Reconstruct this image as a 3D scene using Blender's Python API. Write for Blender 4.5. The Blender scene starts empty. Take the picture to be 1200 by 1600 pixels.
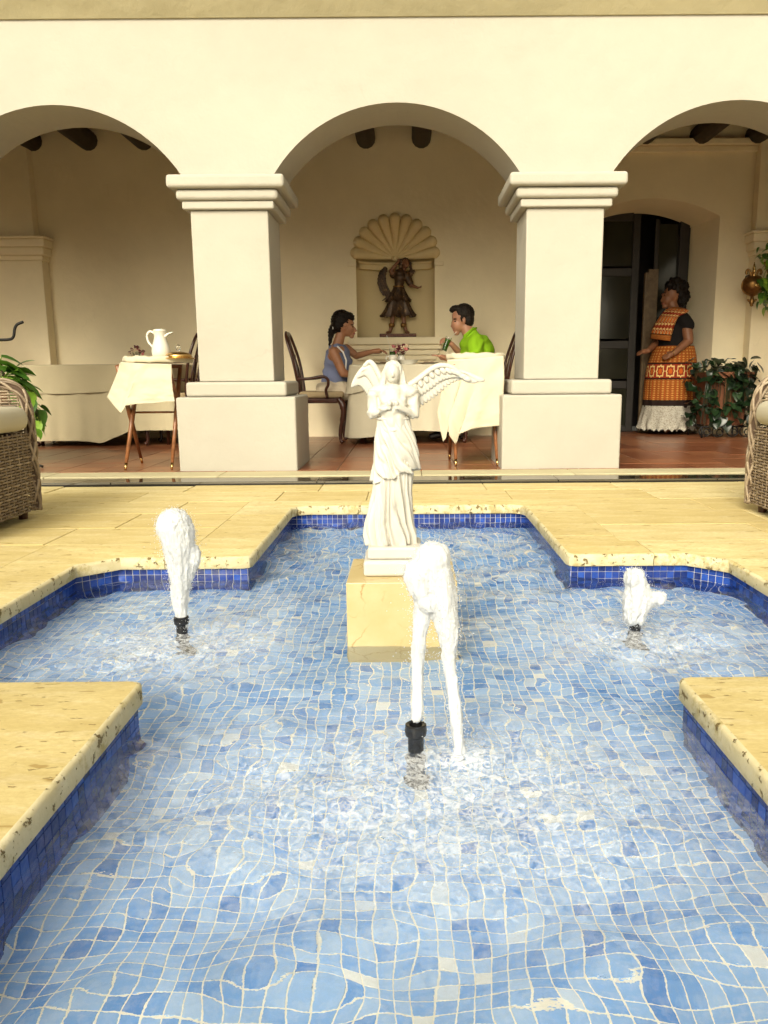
import bpy, bmesh, math, random
import numpy as np
from mathutils import Vector, Matrix, noise
R = math.radians
PI = math.pi
rnd = random.Random(7)
S = bpy.context.scene
C = S.collection

# ------------------------------------------------------------ camera
F, PITCH, ROLL, EYE = 1196.0, math.atan(215 / 1196.0), R(0.42), 0.70
cam = bpy.data.cameras.new('camera')
co = bpy.data.objects.new('camera', cam)
C.objects.link(co)
cam.sensor_fit = 'VERTICAL'
cam.sensor_height = 36
cam.lens = 36 * F / 1600
cam.shift_x = -38 / 1600
cam.clip_start = 0.05
cam.clip_end = 300
co.matrix_world = Matrix.Translation((0, 0, EYE)) @ Matrix.Rotation(PI / 2 - PITCH, 4, 'X') @ Matrix.Rotation(-ROLL, 4, 'Z')
S.camera = co

# ------------------------------------------------------------ light
w = bpy.data.worlds.new("World")
S.world = w
w.use_nodes = True
nt = w.node_tree
nt.nodes.clear()
sky = nt.nodes.new('ShaderNodeTexSky')
sky.sky_type = 'NISHITA'
sky.sun_disc = False
SUN_EL, SUN_AZ = 33, 198          # azimuth clockwise from +y (behind the camera, to the left)
sky.sun_elevation = R(SUN_EL)
sky.sun_rotation = R(SUN_AZ)
sky.air_density = 1.0
sky.dust_density = 4.0
sky.ozone_density = 0.3
hs = nt.nodes.new('ShaderNodeHueSaturation')
hs.inputs['Saturation'].default_value = 0.12   # thin bright cloud
tint = nt.nodes.new('ShaderNodeMix')
tint.data_type = 'RGBA'
tint.blend_type = 'MULTIPLY'
tint.inputs[0].default_value = 1
tint.inputs[7].default_value = (1.0, 0.93, 0.74, 1)
bg = nt.nodes.new('ShaderNodeBackground')
bg.inputs['Strength'].default_value = 0.15
wo = nt.nodes.new('ShaderNodeOutputWorld')
nt.links.new(sky.outputs[0], hs.inputs['Color'])
nt.links.new(hs.outputs[0], tint.inputs[6])
nt.links.new(tint.outputs[2], bg.inputs[0])
nt.links.new(bg.outputs[0], wo.inputs[0])
sl = bpy.data.lights.new('sun', 'SUN')
sl.energy = 1.3
sl.angle = R(26)
sl.color = (1.0, 0.93, 0.77)
so = bpy.data.objects.new('sun', sl)
C.objects.link(so)
sd = Vector((math.sin(R(SUN_AZ)) * math.cos(R(SUN_EL)), math.cos(R(SUN_AZ)) * math.cos(R(SUN_EL)), math.sin(R(SUN_EL))))
so.rotation_euler = sd.to_track_quat('Z', 'Y').to_euler()
S.view_settings.view_transform = 'Standard'
S.view_settings.look = 'None'
S.view_settings.gamma = 1
S.view_settings.use_curve_mapping = False
S.view_settings.exposure = 0.94
S.cycles.max_bounces = 10
S.cycles.diffuse_bounces = 5
S.cycles.transmission_bounces = 8
S.cycles.sample_clamp_indirect = 6
S.cycles.use_denoising = True

def at(u, v, y):
    """the point at depth y that the photograph shows at pixel u, v"""
    x, q = (u - 638) / F, (800 - v) / F
    a = ROLL
    X, Y = x * math.cos(a) + q * math.sin(a), -x * math.sin(a) + q * math.cos(a)
    dy, dz = math.cos(PITCH) + Y * math.sin(PITCH), -math.sin(PITCH) + Y * math.cos(PITCH)
    t = y / dy
    return Vector((X * t, y, EYE + dz * t))

# ------------------------------------------------------------ materials
MATS = {}
class N:
    """tiny node helper"""
    def __init__(s, name):
        s.m = bpy.data.materials.new(name)
        s.m.use_nodes = True
        s.t = s.m.node_tree
        s.b = s.t.nodes['Principled BSDF']
        s.out = s.t.nodes['Material Output']
        s.tc = s.n('ShaderNodeTexCoord')
        MATS[name] = s.m
    def n(s, k, **kw):
        x = s.t.nodes.new(k)
        for a, v in kw.items():
            setattr(x, a, v)
        return x
    def l(s, a, b):
        s.t.links.new(a, b)
    def noise(s, scale, detail=4, rough=0.55, src='Object', sc=None, dist=0):
        x = s.n('ShaderNodeTexNoise')
        x.inputs['Scale'].default_value = scale
        x.inputs['Detail'].default_value = detail
        x.inputs['Roughness'].default_value = rough
        x.inputs['Distortion'].default_value = dist
        v = s.tc.outputs[src]
        if sc:
            mp = s.n('ShaderNodeMapping')
            mp.inputs['Scale'].default_value = sc
            s.l(v, mp.inputs[0])
            v = mp.outputs[0]
        s.l(v, x.inputs['Vector'])
        return x.outputs[0]
    def ramp(s, f, stops):
        x = s.n('ShaderNodeValToRGB')
        e = x.color_ramp.elements
        while len(e) < len(stops):
            e.new(0.5)
        for i, (p, c) in enumerate(stops):
            e[i].position = p
            e[i].color = (c[0], c[1], c[2], 1) if not isinstance(c, (int, float)) else (c, c, c, 1)
        s.l(f, x.inputs[0])
        return x.outputs[0]
    def mix(s, f, a, b, mode='MIX'):
        x = s.n('ShaderNodeMix', data_type='RGBA', blend_type=mode)
        for v, i in ((f, 0), (a, 6), (b, 7)):
            if hasattr(v, 'links'):
                s.l(v, x.inputs[i])
            elif i == 0:
                x.inputs[0].default_value = v
            else:
                x.inputs[i].default_value = (v[0], v[1], v[2], 1)
        return x.outputs[2]
    def math(s, op, a, b=0.0, c=0.0):
        x = s.n('ShaderNodeMath', operation=op)
        for i, v in enumerate((a, b, c)):
            if hasattr(v, 'links'):
                s.l(v, x.inputs[i])
            else:
                x.inputs[i].default_value = v
        return x.outputs[0]
    def bump(s, h, strength=0.3, dist=0.01, prev=None):
        x = s.n('ShaderNodeBump')
        x.inputs['Strength'].default_value = strength
        x.inputs['Distance'].default_value = dist
        s.l(h, x.inputs['Height'])
        if prev:
            s.l(prev, x.inputs['Normal'])
        s.l(x.outputs[0], s.b.inputs['Normal'])
        return x.outputs[0]
    def col(s, c):
        if hasattr(c, 'links'):
            s.l(c, s.b.inputs['Base Color'])
        else:
            s.b.inputs['Base Color'].default_value = (c[0], c[1], c[2], 1)
    def set(s, rough=0.6, metal=0, spec=0.5, **kw):
        s.b.inputs['Roughness'].default_value = rough
        s.b.inputs['Metallic'].default_value = metal
        s.b.inputs['Specular IOR Level'].default_value = spec
        for k, v in kw.items():
            s.b.inputs[k.replace('_', ' ')].default_value = v
        return s.m
    def rnd(s):
        """a random number per object and per loose piece"""
        oi = s.n('ShaderNodeObjectInfo').outputs['Random']
        gi = s.n('ShaderNodeNewGeometry').outputs['Random Per Island']
        return s.math('FRACT', s.math('ADD', oi, gi))

def simple(name, c, rough=0.6, metal=0, var=0.12, vs=8, bump=0, bs=60, spec=0.5, **kw):
    k = N(name)
    f = k.noise(vs)
    lo = tuple(x * (1 - var) for x in c)
    hi = tuple(min(1, x * (1 + var)) for x in c)
    k.col(k.ramp(f, [(0.3, lo), (0.7, hi)]))
    if bump:
        k.bump(k.noise(bs), bump, 0.004)
    return k.set(rough, metal, spec, **kw)

def plaster(name, c, var=0.05, bump=0.25):
    k = N(name)
    f = k.noise(1.3, 5, 0.6)
    g = k.noise(14, 6, 0.65)
    a = k.ramp(f, [(0.3, tuple(x * (1 - var) for x in c)), (0.7, tuple(min(1, x * (1 + var * .6)) for x in c))])
    a = k.mix(k.ramp(g, [(0.62, 0), (0.8, 0.25)]), a, tuple(x * .82 for x in c))
    k.col(a)
    crk = k.n('ShaderNodeTexVoronoi', feature='DISTANCE_TO_EDGE')
    crk.inputs['Scale'].default_value = 0.9
    wv = k.n('ShaderNodeMix', data_type='VECTOR'); wv.inputs[0].default_value = 0.35
    wn = k.n('ShaderNodeTexNoise'); wn.inputs['Scale'].default_value = 2.2; wn.inputs['Detail'].default_value = 7
    k.l(k.tc.outputs['Object'], wn.inputs['Vector']); k.l(k.tc.outputs['Object'], wv.inputs[4]); k.l(wn.outputs[1], wv.inputs[5])
    k.l(wv.outputs[1], crk.inputs['Vector'])
    cf = k.math('MULTIPLY', k.ramp(crk.outputs['Distance'], [(0.0, 1), (0.004, 0)]), k.ramp(k.noise(1.1, 3), [(0.55, 0), (0.68, 0.12)]))
    a = k.mix(cf, a, tuple(x * .45 for x in c))
    k.col(a)
    b1 = k.bump(k.noise(5, 4, 0.5), bump, 0.03)
    k.bump(k.noise(55, 5, 0.7), bump * 0.8, 0.004, b1)
    return k.set(0.85, spec=0.25)
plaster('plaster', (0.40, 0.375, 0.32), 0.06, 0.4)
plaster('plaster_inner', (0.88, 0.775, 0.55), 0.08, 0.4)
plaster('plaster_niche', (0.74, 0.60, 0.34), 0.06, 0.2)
plaster('plaster_edge', (0.46, 0.41, 0.26), 0.14, 0.5)

def travertine(name, pits):
    k = N(name)
    r = k.rnd()
    base = k.ramp(r, [(0, (0.60, 0.49, 0.225)), (0.5, (0.67, 0.565, 0.28)), (1, (0.73, 0.64, 0.36))])
    f = k.noise(3.0, 7, 0.62, sc=(0.7, 2.6, 1), dist=0.4)
    base = k.mix(k.ramp(f, [(0.36, 0.6), (0.60, 0)]), base, (0.43, 0.32, 0.105), 'MIX')
    f2 = k.noise(9, 6, 0.7, sc=(0.6, 2.2, 1))
    base = k.mix(k.ramp(f2, [(0.5, 0), (0.72, 0.6)]), base, (0.70, 0.62, 0.41))
    f4 = k.noise(75, 5, 0.75, sc=(0.6, 1.5, 1.0))
    base = k.mix(k.ramp(f4, [(0.40, 0.38), (0.60, 0)]), base, (0.40, 0.29, 0.11))
    f5 = k.noise(1.7, 6, 0.7)
    base = k.mix(k.ramp(f5, [(0.50, 0), (0.70, 0.22)]), base, (0.42, 0.31, 0.11))
    f6 = k.noise(11, 3, 0.5, sc=(0.45, 1.9, 1.0), dist=1.2)
    base = k.mix(k.ramp(f6, [(0.66, 0), (0.70, 0.7)]), base, (0.30, 0.19, 0.05))
    f3 = k.noise(34, 4, 0.6, sc=(0.5, 1.6, 1.0))
    pit = k.ramp(f3, [(pits, 0), (pits + 0.03, 1)])
    base = k.mix(k.math('MULTIPLY', pit, 0.75), base, (0.30, 0.20, 0.07))
    k.col(base)
    b = k.bump(k.noise(120, 4, 0.7), 0.35, 0.002)
    k.bump(k.math('MULTIPLY', pit, -1), 0.8, 0.006, b)
    return k.set(0.62, spec=0.35)
travertine('paving_stone', 0.685)
travertine('coping_stone', 0.625)

# coping: extra moss stains along the rounded lip
k = N('coping_lip')
base = k.ramp(k.noise(7, 6, 0.6), [(0.3, (0.54, 0.46, 0.25)), (0.7, (0.67, 0.60, 0.40))])
ms = k.ramp(k.noise(5.5, 6, 0.78, dist=0.3), [(0.50, 0), (0.62, 0.8)])
base = k.mix(ms, base, (0.34, 0.26, 0.08))
pt = k.ramp(k.noise(38, 4, 0.65), [(0.60, 0), (0.64, 1)])
base = k.mix(pt, base, (0.20, 0.14, 0.05))
k.col(base)
b = k.bump(k.noise(60, 4, 0.7), 0.5, 0.004)
k.bump(k.math('MULTIPLY', pt, -1), 1, 0.006, b)
k.set(0.7, spec=0.3)

k = N('terracotta_tile')
r = k.rnd()
base = k.ramp(r, [(0, (0.17, 0.055, 0.025)), (0.5, (0.23, 0.080, 0.035)), (1, (0.30, 0.12, 0.055))])
base = k.mix(k.ramp(k.noise(6, 6, 0.65), [(0.4, 0), (0.75, 0.5)]), base, (0.10, 0.035, 0.018))
k.col(base)
k.bump(k.noise(30, 4), 0.15, 0.004)
k.set(0.28, spec=0.5)
simple('grout_dark', (0.10, 0.06, 0.04), 0.9)
simple('grout_sand', (0.17, 0.12, 0.05), 0.95, bump=.4)
simple('grout_cream', (0.95, 0.90, 0.76), 0.8, var=.05, vs=20)

def pooltile(name, stops, spk):
    k = N(name)
    base = k.ramp(k.rnd(), stops)
    base = k.mix(k.ramp(k.noise(60, 5, 0.7), [(0.45, 0), (0.75, spk)]), base, (0.75, 0.84, 0.95))
    k.col(base)
    return k.set(0.15, spec=0.5)
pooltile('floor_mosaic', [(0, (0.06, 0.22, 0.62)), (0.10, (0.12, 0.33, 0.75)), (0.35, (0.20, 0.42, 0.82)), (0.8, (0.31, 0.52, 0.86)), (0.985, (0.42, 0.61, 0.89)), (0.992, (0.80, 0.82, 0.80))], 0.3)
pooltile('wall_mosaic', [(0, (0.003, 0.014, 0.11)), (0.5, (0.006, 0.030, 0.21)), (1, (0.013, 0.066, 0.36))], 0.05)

JETS = [(0.013, 1.587), (-0.743, 2.397), (0.739, 2.396), (0.115, 1.575)]
k = N('water')
geo = k.n('ShaderNodeNewGeometry')
g = k.n('ShaderNodeBsdfGlass')
g.inputs['IOR'].default_value = 1.33
g.inputs['Roughness'].default_value = 0.0
g.inputs['Color'].default_value = (0.985, 0.995, 1.0, 1)
bp = k.n('ShaderNodeBump')
bp.inputs['Strength'].default_value = 0.12
bp.inputs['Distance'].default_value = 0.004
k.l(k.noise(38, 3, 0.5), bp.inputs['Height'])
k.l(bp.outputs[0], g.inputs['Normal'])
df = k.n('ShaderNodeBsdfDiffuse')
df.inputs['Color'].default_value = (0.88, 0.91, 0.96, 1)
at_ = k.n('ShaderNodeAttribute', attribute_name='foam')
nz = k.ramp(k.noise(55, 6, 0.75, dist=1.0), [(0.36, 0), (0.72, 1)])
fm = k.math('MULTIPLY', at_.outputs['Fac'], nz)
mx = k.n('ShaderNodeMixShader')
k.l(fm, mx.inputs[0]); k.l(g.outputs[0], mx.inputs[1]); k.l(df.outputs[0], mx.inputs[2])
k.l(mx.outputs[0], k.out.inputs['Surface'])

k = N('jet_water')
st = k.noise(16, 5, 0.6, sc=(7, 7, 0.6), dist=0.3)
k.col(k.ramp(st, [(0.30, (0.58, 0.62, 0.68)), (0.5, (0.78, 0.80, 0.82))]))
k.bump(st, 0.7, 0.006)
k.set(0.3, spec=0.5)
tr_ = k.n('ShaderNodeBsdfTranslucent')
tr_.inputs['Color'].default_value = (0.97, 0.98, 1.0, 1)
mx = k.n('ShaderNodeMixShader')
mx.inputs[0].default_value = 0.3
k.l(k.b.outputs[0], mx.inputs[1]); k.l(tr_.outputs[0], mx.inputs[2]); k.l(mx.outputs[0], k.out.inputs['Surface'])
k = N('channel_water')
k.col((0.03, 0.025, 0.015))
k.bump(k.noise(9, 3), 0.03, 0.01)
k.set(0.06, spec=0.9, IOR=1.9)

k = N('marble_white')
k.col(k.ramp(k.noise(7, 5), [(0.3, (0.50, 0.475, 0.42)), (0.7, (0.56, 0.54, 0.48))]))
k.bump(k.noise(90, 3), 0.15, 0.002)
k.set(0.5, spec=0.4)
k = N('marble_yellow')
vo = k.n('ShaderNodeTexVoronoi', feature='DISTANCE_TO_EDGE')
wp = k.noise(4, 5, 0.6)
mpx = k.n('ShaderNodeMix', data_type='VECTOR')
mpx.inputs[0].default_value = 0.22
nn = k.n('ShaderNodeTexNoise'); nn.inputs['Scale'].default_value = 6; nn.inputs['Detail'].default_value = 5
k.l(k.tc.outputs['Object'], nn.inputs['Vector'])
k.l(k.tc.outputs['Object'], mpx.inputs[4]); k.l(nn.outputs[1], mpx.inputs[5])
k.l(mpx.outputs[1], vo.inputs['Vector'])
vo.inputs['Scale'].default_value = 9
vein = k.ramp(vo.outputs['Distance'], [(0.0, 1), (0.03, 0)])
vein = k.math('MULTIPLY', vein, k.ramp(k.noise(6, 3), [(0.45, 0), (0.6, 1)]))
base = k.ramp(k.noise(5, 6, 0.65), [(0.3, (0.47, 0.365, 0.165)), (0.7, (0.55, 0.455, 0.25))])
k.col(k.mix(k.math('MULTIPLY', vein, 0.9), base, (0.32, 0.19, 0.05)))
k.set(0.35, spec=0.5)

k = N('rattan')
base = k.ramp(k.rnd(), [(0, (0.16, 0.115, 0.075)), (0.5, (0.25, 0.19, 0.125)), (1, (0.34, 0.265, 0.18))])
base = k.mix(k.ramp(k.noise(30, 4), [(0.4, 0), (0.7, 0.6)]), base, (0.12, 0.08, 0.05))
k.col(base)
k.set(0.5, spec=0.4)
simple('rattan_gap_fill', (0.07, 0.042, 0.025), 0.9)  # dark colour stands in for shade in the weave gaps
def cloth(name, c, var=0.06, bs=260, sheen=0.2):
    k = N(name)
    k.col(k.ramp(k.noise(4, 4), [(0.3, tuple(x * (1 - var) for x in c)), (0.7, c)]))
    b1 = k.bump(k.noise(bs, 2), 0.25, 0.002)
    k.bump(k.noise(9, 5, 0.6, dist=0.8), 0.35, 0.012, b1)
    return k.set(0.85, spec=0.2)
cloth('cushion_cream', (0.47, 0.43, 0.33))
cloth('linen_cream', (0.53, 0.48, 0.36))
cloth('linen_beige', (0.54, 0.47, 0.31))
cloth('shirt_lime', (0.26, 0.50, 0.015), 0.12)
cloth('top_blue', (0.19, 0.22, 0.36), 0.15)
cloth('trousers_cream', (0.62, 0.53, 0.40))
cloth('trousers_dark', (0.03, 0.03, 0.035))
cloth('blouse_black', (0.012, 0.010, 0.010))
cloth('seat_fabric', (0.38, 0.29, 0.17), 0.3)
simple('mahogany', (0.045, 0.013, 0.007), 0.28, var=0.4, vs=20)
simple('tray_wood', (0.22, 0.085, 0.03), 0.35, var=0.35, vs=25)
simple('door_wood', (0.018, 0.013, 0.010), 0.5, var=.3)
simple('edge_wood', (0.13, 0.085, 0.04), 0.5, var=.3, vs=20)
simple('beam_wood', (0.030, 0.018, 0.010), 0.7, var=0.4, vs=12, bump=.4)
simple('ceiling_brick', (0.13, 0.055, 0.03), 0.85, var=0.3)
simple('iron', (0.012, 0.011, 0.010), 0.5, 0.4)
simple('nozzle_black', (0.010, 0.010, 0.011), 0.25, var=.3)
simple('brass', (0.62, 0.40, 0.15), 0.22, 1, var=.15)
simple('brass_old', (0.28, 0.15, 0.05), 0.38, 0.9, var=.5, vs=18)
simple('china', (0.62, 0.59, 0.51), 0.18, var=.03)
simple('napkin', (0.80, 0.74, 0.60), 0.9, var=.05)
simple('hair_black', (0.010, 0.007, 0.006), 0.45, var=.4, vs=40, bump=.6, bs=120, spec=.15)
simple('hair_dark', (0.018, 0.013, 0.010), 0.5, var=.6, vs=60, bump=.6, bs=150, spec=.15)
simple('skin_tan', (0.36, 0.165, 0.085), 0.45, var=.1, vs=12)
simple('skin_fair', (0.44, 0.215, 0.13), 0.45, var=.1, vs=12)
simple('skin_brown', (0.24, 0.10, 0.048), 0.5, var=.1, vs=12)
simple('lip', (0.32, 0.08, 0.06), 0.4)
simple('eye_dark', (0.01, 0.008, 0.007), 0.2)
simple('white_band', (0.8, 0.78, 0.75), 0.6)
simple('shoe_black', (0.012, 0.012, 0.012), 0.35)
simple('petal_pink', (0.62, 0.20, 0.20), 0.6, var=.3, vs=40)
simple('petal_cream', (0.70, 0.55, 0.38), 0.6, var=.3, vs=40)
simple('petal_dark', (0.14, 0.02, 0.03), 0.6)
simple('food_brown', (0.12, 0.05, 0.025), 0.6, var=.5, vs=60)
simple('terracotta_pot', (0.17, 0.06, 0.025), 0.8, var=.2)
simple('metal_cover', (0.05, 0.05, 0.05), 0.4, 0.6)
def leafmat(name, stops):
    k = N(name)
    k.col(k.mix(k.ramp(k.noise(30, 3), [(0.4, 0), (0.8, 0.5)]), k.ramp(k.rnd(), stops), stops[0][1]))
    return k.set(0.32, spec=0.5)
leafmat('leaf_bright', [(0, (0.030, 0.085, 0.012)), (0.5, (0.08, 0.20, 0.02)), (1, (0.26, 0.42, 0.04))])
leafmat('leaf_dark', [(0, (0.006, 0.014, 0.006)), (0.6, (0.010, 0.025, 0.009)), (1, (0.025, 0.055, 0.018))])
k = N('bronze_dark')
k.col(k.ramp(k.noise(22, 6, 0.7), [(0.35, (0.030, 0.017, 0.010)), (0.58, (0.085, 0.045, 0.02)), (0.74, (0.36, 0.20, 0.07))]))
k.set(0.38, 0.35)
simple('bronze_skin', (0.20, 0.085, 0.04), 0.45, var=.2, vs=20)
simple('socle_red', (0.13, 0.05, 0.03), 0.6, var=.7, vs=60)
k = N('glass_clear')
k.col((0.95, 0.97, 0.95))
k.set(0.02, Transmission_Weight=1.0, IOR=1.45)
k = N('green_juice')
k.col(k.ramp(k.noise(30, 3), [(0.3, (0.02, 0.09, 0.01)), (0.7, (0.07, 0.2, 0.02))]))
k.set(0.2, Transmission_Weight=0.2)
k = N('door_glass')
k.col(k.ramp(k.noise(1.2, 3), [(0.35, (0.016, 0.017, 0.012)), (0.7, (0.035, 0.034, 0.022))]))
k.set(0.12, spec=0.4)
k = N('lace')
k.col(k.ramp(k.noise(70, 4, 0.8), [(0.35, (0.20, 0.17, 0.13)), (0.55, (0.48, 0.45, 0.38))]))
k.bump(k.noise(70, 4, 0.8), 0.6, 0.004)
k.set(0.9)

def embroidered(name, kind):
    """orange cloth with woven geometric figures laid out on the UV map"""
    k = N(name)
    uv = k.n('ShaderNodeSeparateXYZ')
    k.l(k.tc.outputs['UV'], uv.inputs[0])
    u, v = uv.outputs[0], uv.outputs[1]
    def cell(a, n):
        return k.math('SUBTRACT', k.math('FRACT', k.math('MULTIPLY', a, n)), 0.5)
    au, av = k.math('ABSOLUTE', cell(u, 15 if kind == 'skirt' else 7)), k.math('ABSOLUTE', cell(v, 4 if kind == 'skirt' else 3))
    d1 = k.math('ADD', au, av)
    d2 = k.math('MAXIMUM', au, av)
    star = k.math('MINIMUM', k.math('MULTIPLY', d1, 0.78), d2)
    orange = k.ramp(k.noise(60, 3), [(0.3, (0.27, 0.065, 0.011)), (0.7, (0.35, 0.11, 0.018))])
    stp = k.ramp(k.math('ABSOLUTE', cell(u, 46)), [(0.30, 0), (0.42, 0.7)])
    plain = k.mix(stp, orange, (0.36, 0.06, 0.015))
    fine = k.ramp(k.math('ADD', k.math('ABSOLUTE', cell(u, 34)), k.math('ABSOLUTE', cell(v, 26))), [(0.30, 0.55), (0.36, 0)])
    plain = k.mix(fine, plain, (0.75, 0.42, 0.10))
    fig = k.mix(k.ramp(star, [(0.16, 1), (0.17, 0)]), (0.28, 0.03, 0.015), (0.62, 0.13, 0.02))
    fig = k.mix(k.ramp(star, [(0.26, 0), (0.27, 1)]), fig, (0.78, 0.55, 0.20))
    fig = k.mix(k.ramp(star, [(0.36, 0), (0.37, 1)]), fig, (0.30, 0.035, 0.015))
    if kind == 'skirt':
        stops_b = [(0.0, 0), (0.495, 0), (0.50, 1), (0.74, 1), (0.745, 0)]
        dark = [(0.0, 1), (0.12, 1), (0.13, 0), (0.475, 0), (0.48, 1), (0.50, 1), (0.505, 0), (0.735, 0), (0.74, 1), (0.76, 1), (0.765, 0)]
    else:
        stops_b = [(0.0, 0), (0.14, 0), (0.15, 1), (0.90, 1), (0.91, 0)]
        dark = [(0.0, 0), (0.125, 0), (0.13, 1), (0.15, 1), (0.155, 0)]
    def step(stops):
        x = k.n('ShaderNodeValToRGB'); x.color_ramp.interpolation = 'CONSTANT'
        e = x.color_ramp.elements
        while len(e) < len(stops): e.new(0.5)
        for i, (p, c) in enumerate(stops):
            e[i].position = p; e[i].color = (c, c, c, 1)
        k.l(v, x.inputs[0])
        return x.outputs[0]
    c = k.mix(step(stops_b), plain, fig)
    c = k.mix(step(dark), c, (0.02, 0.01, 0.008))
    k.col(c)
    k.bump(k.noise(150, 2), 0.4, 0.002)
    return k.set(0.85, spec=0.2)
embroidered('skirt_embroidery', 'skirt')
embroidered('blouse_embroidery', 'blouse')

# ------------------------------------------------------------ builders
def tag(o, label=None, cat=None, group=None, kind=None):
    if label: o['label'] = label
    if cat: o['category'] = cat
    if group: o['group'] = group
    if kind: o['kind'] = kind
    return o
def empty(name, loc=(0, 0, 0), rz=0, **kw):
    o = bpy.data.objects.new(name, None)
    o.empty_display_size = 0.1
    C.objects.link(o)
    o.location = loc
    o.rotation_euler.z = rz
    return tag(o, **kw)
def link(name, me, parent=None, loc=(0, 0, 0), rot=(0, 0, 0)):
    o = bpy.data.objects.new(name, me)
    C.objects.link(o)
    o.location = loc
    o.rotation_euler = rot
    if parent: o.parent = parent
    return o
def copy_tree(o, parent=None):
    c = o.copy()
    C.objects.link(c)
    c.parent = parent
    for ch in list(o.children):
        copy_tree(ch, c)
    return c

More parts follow.
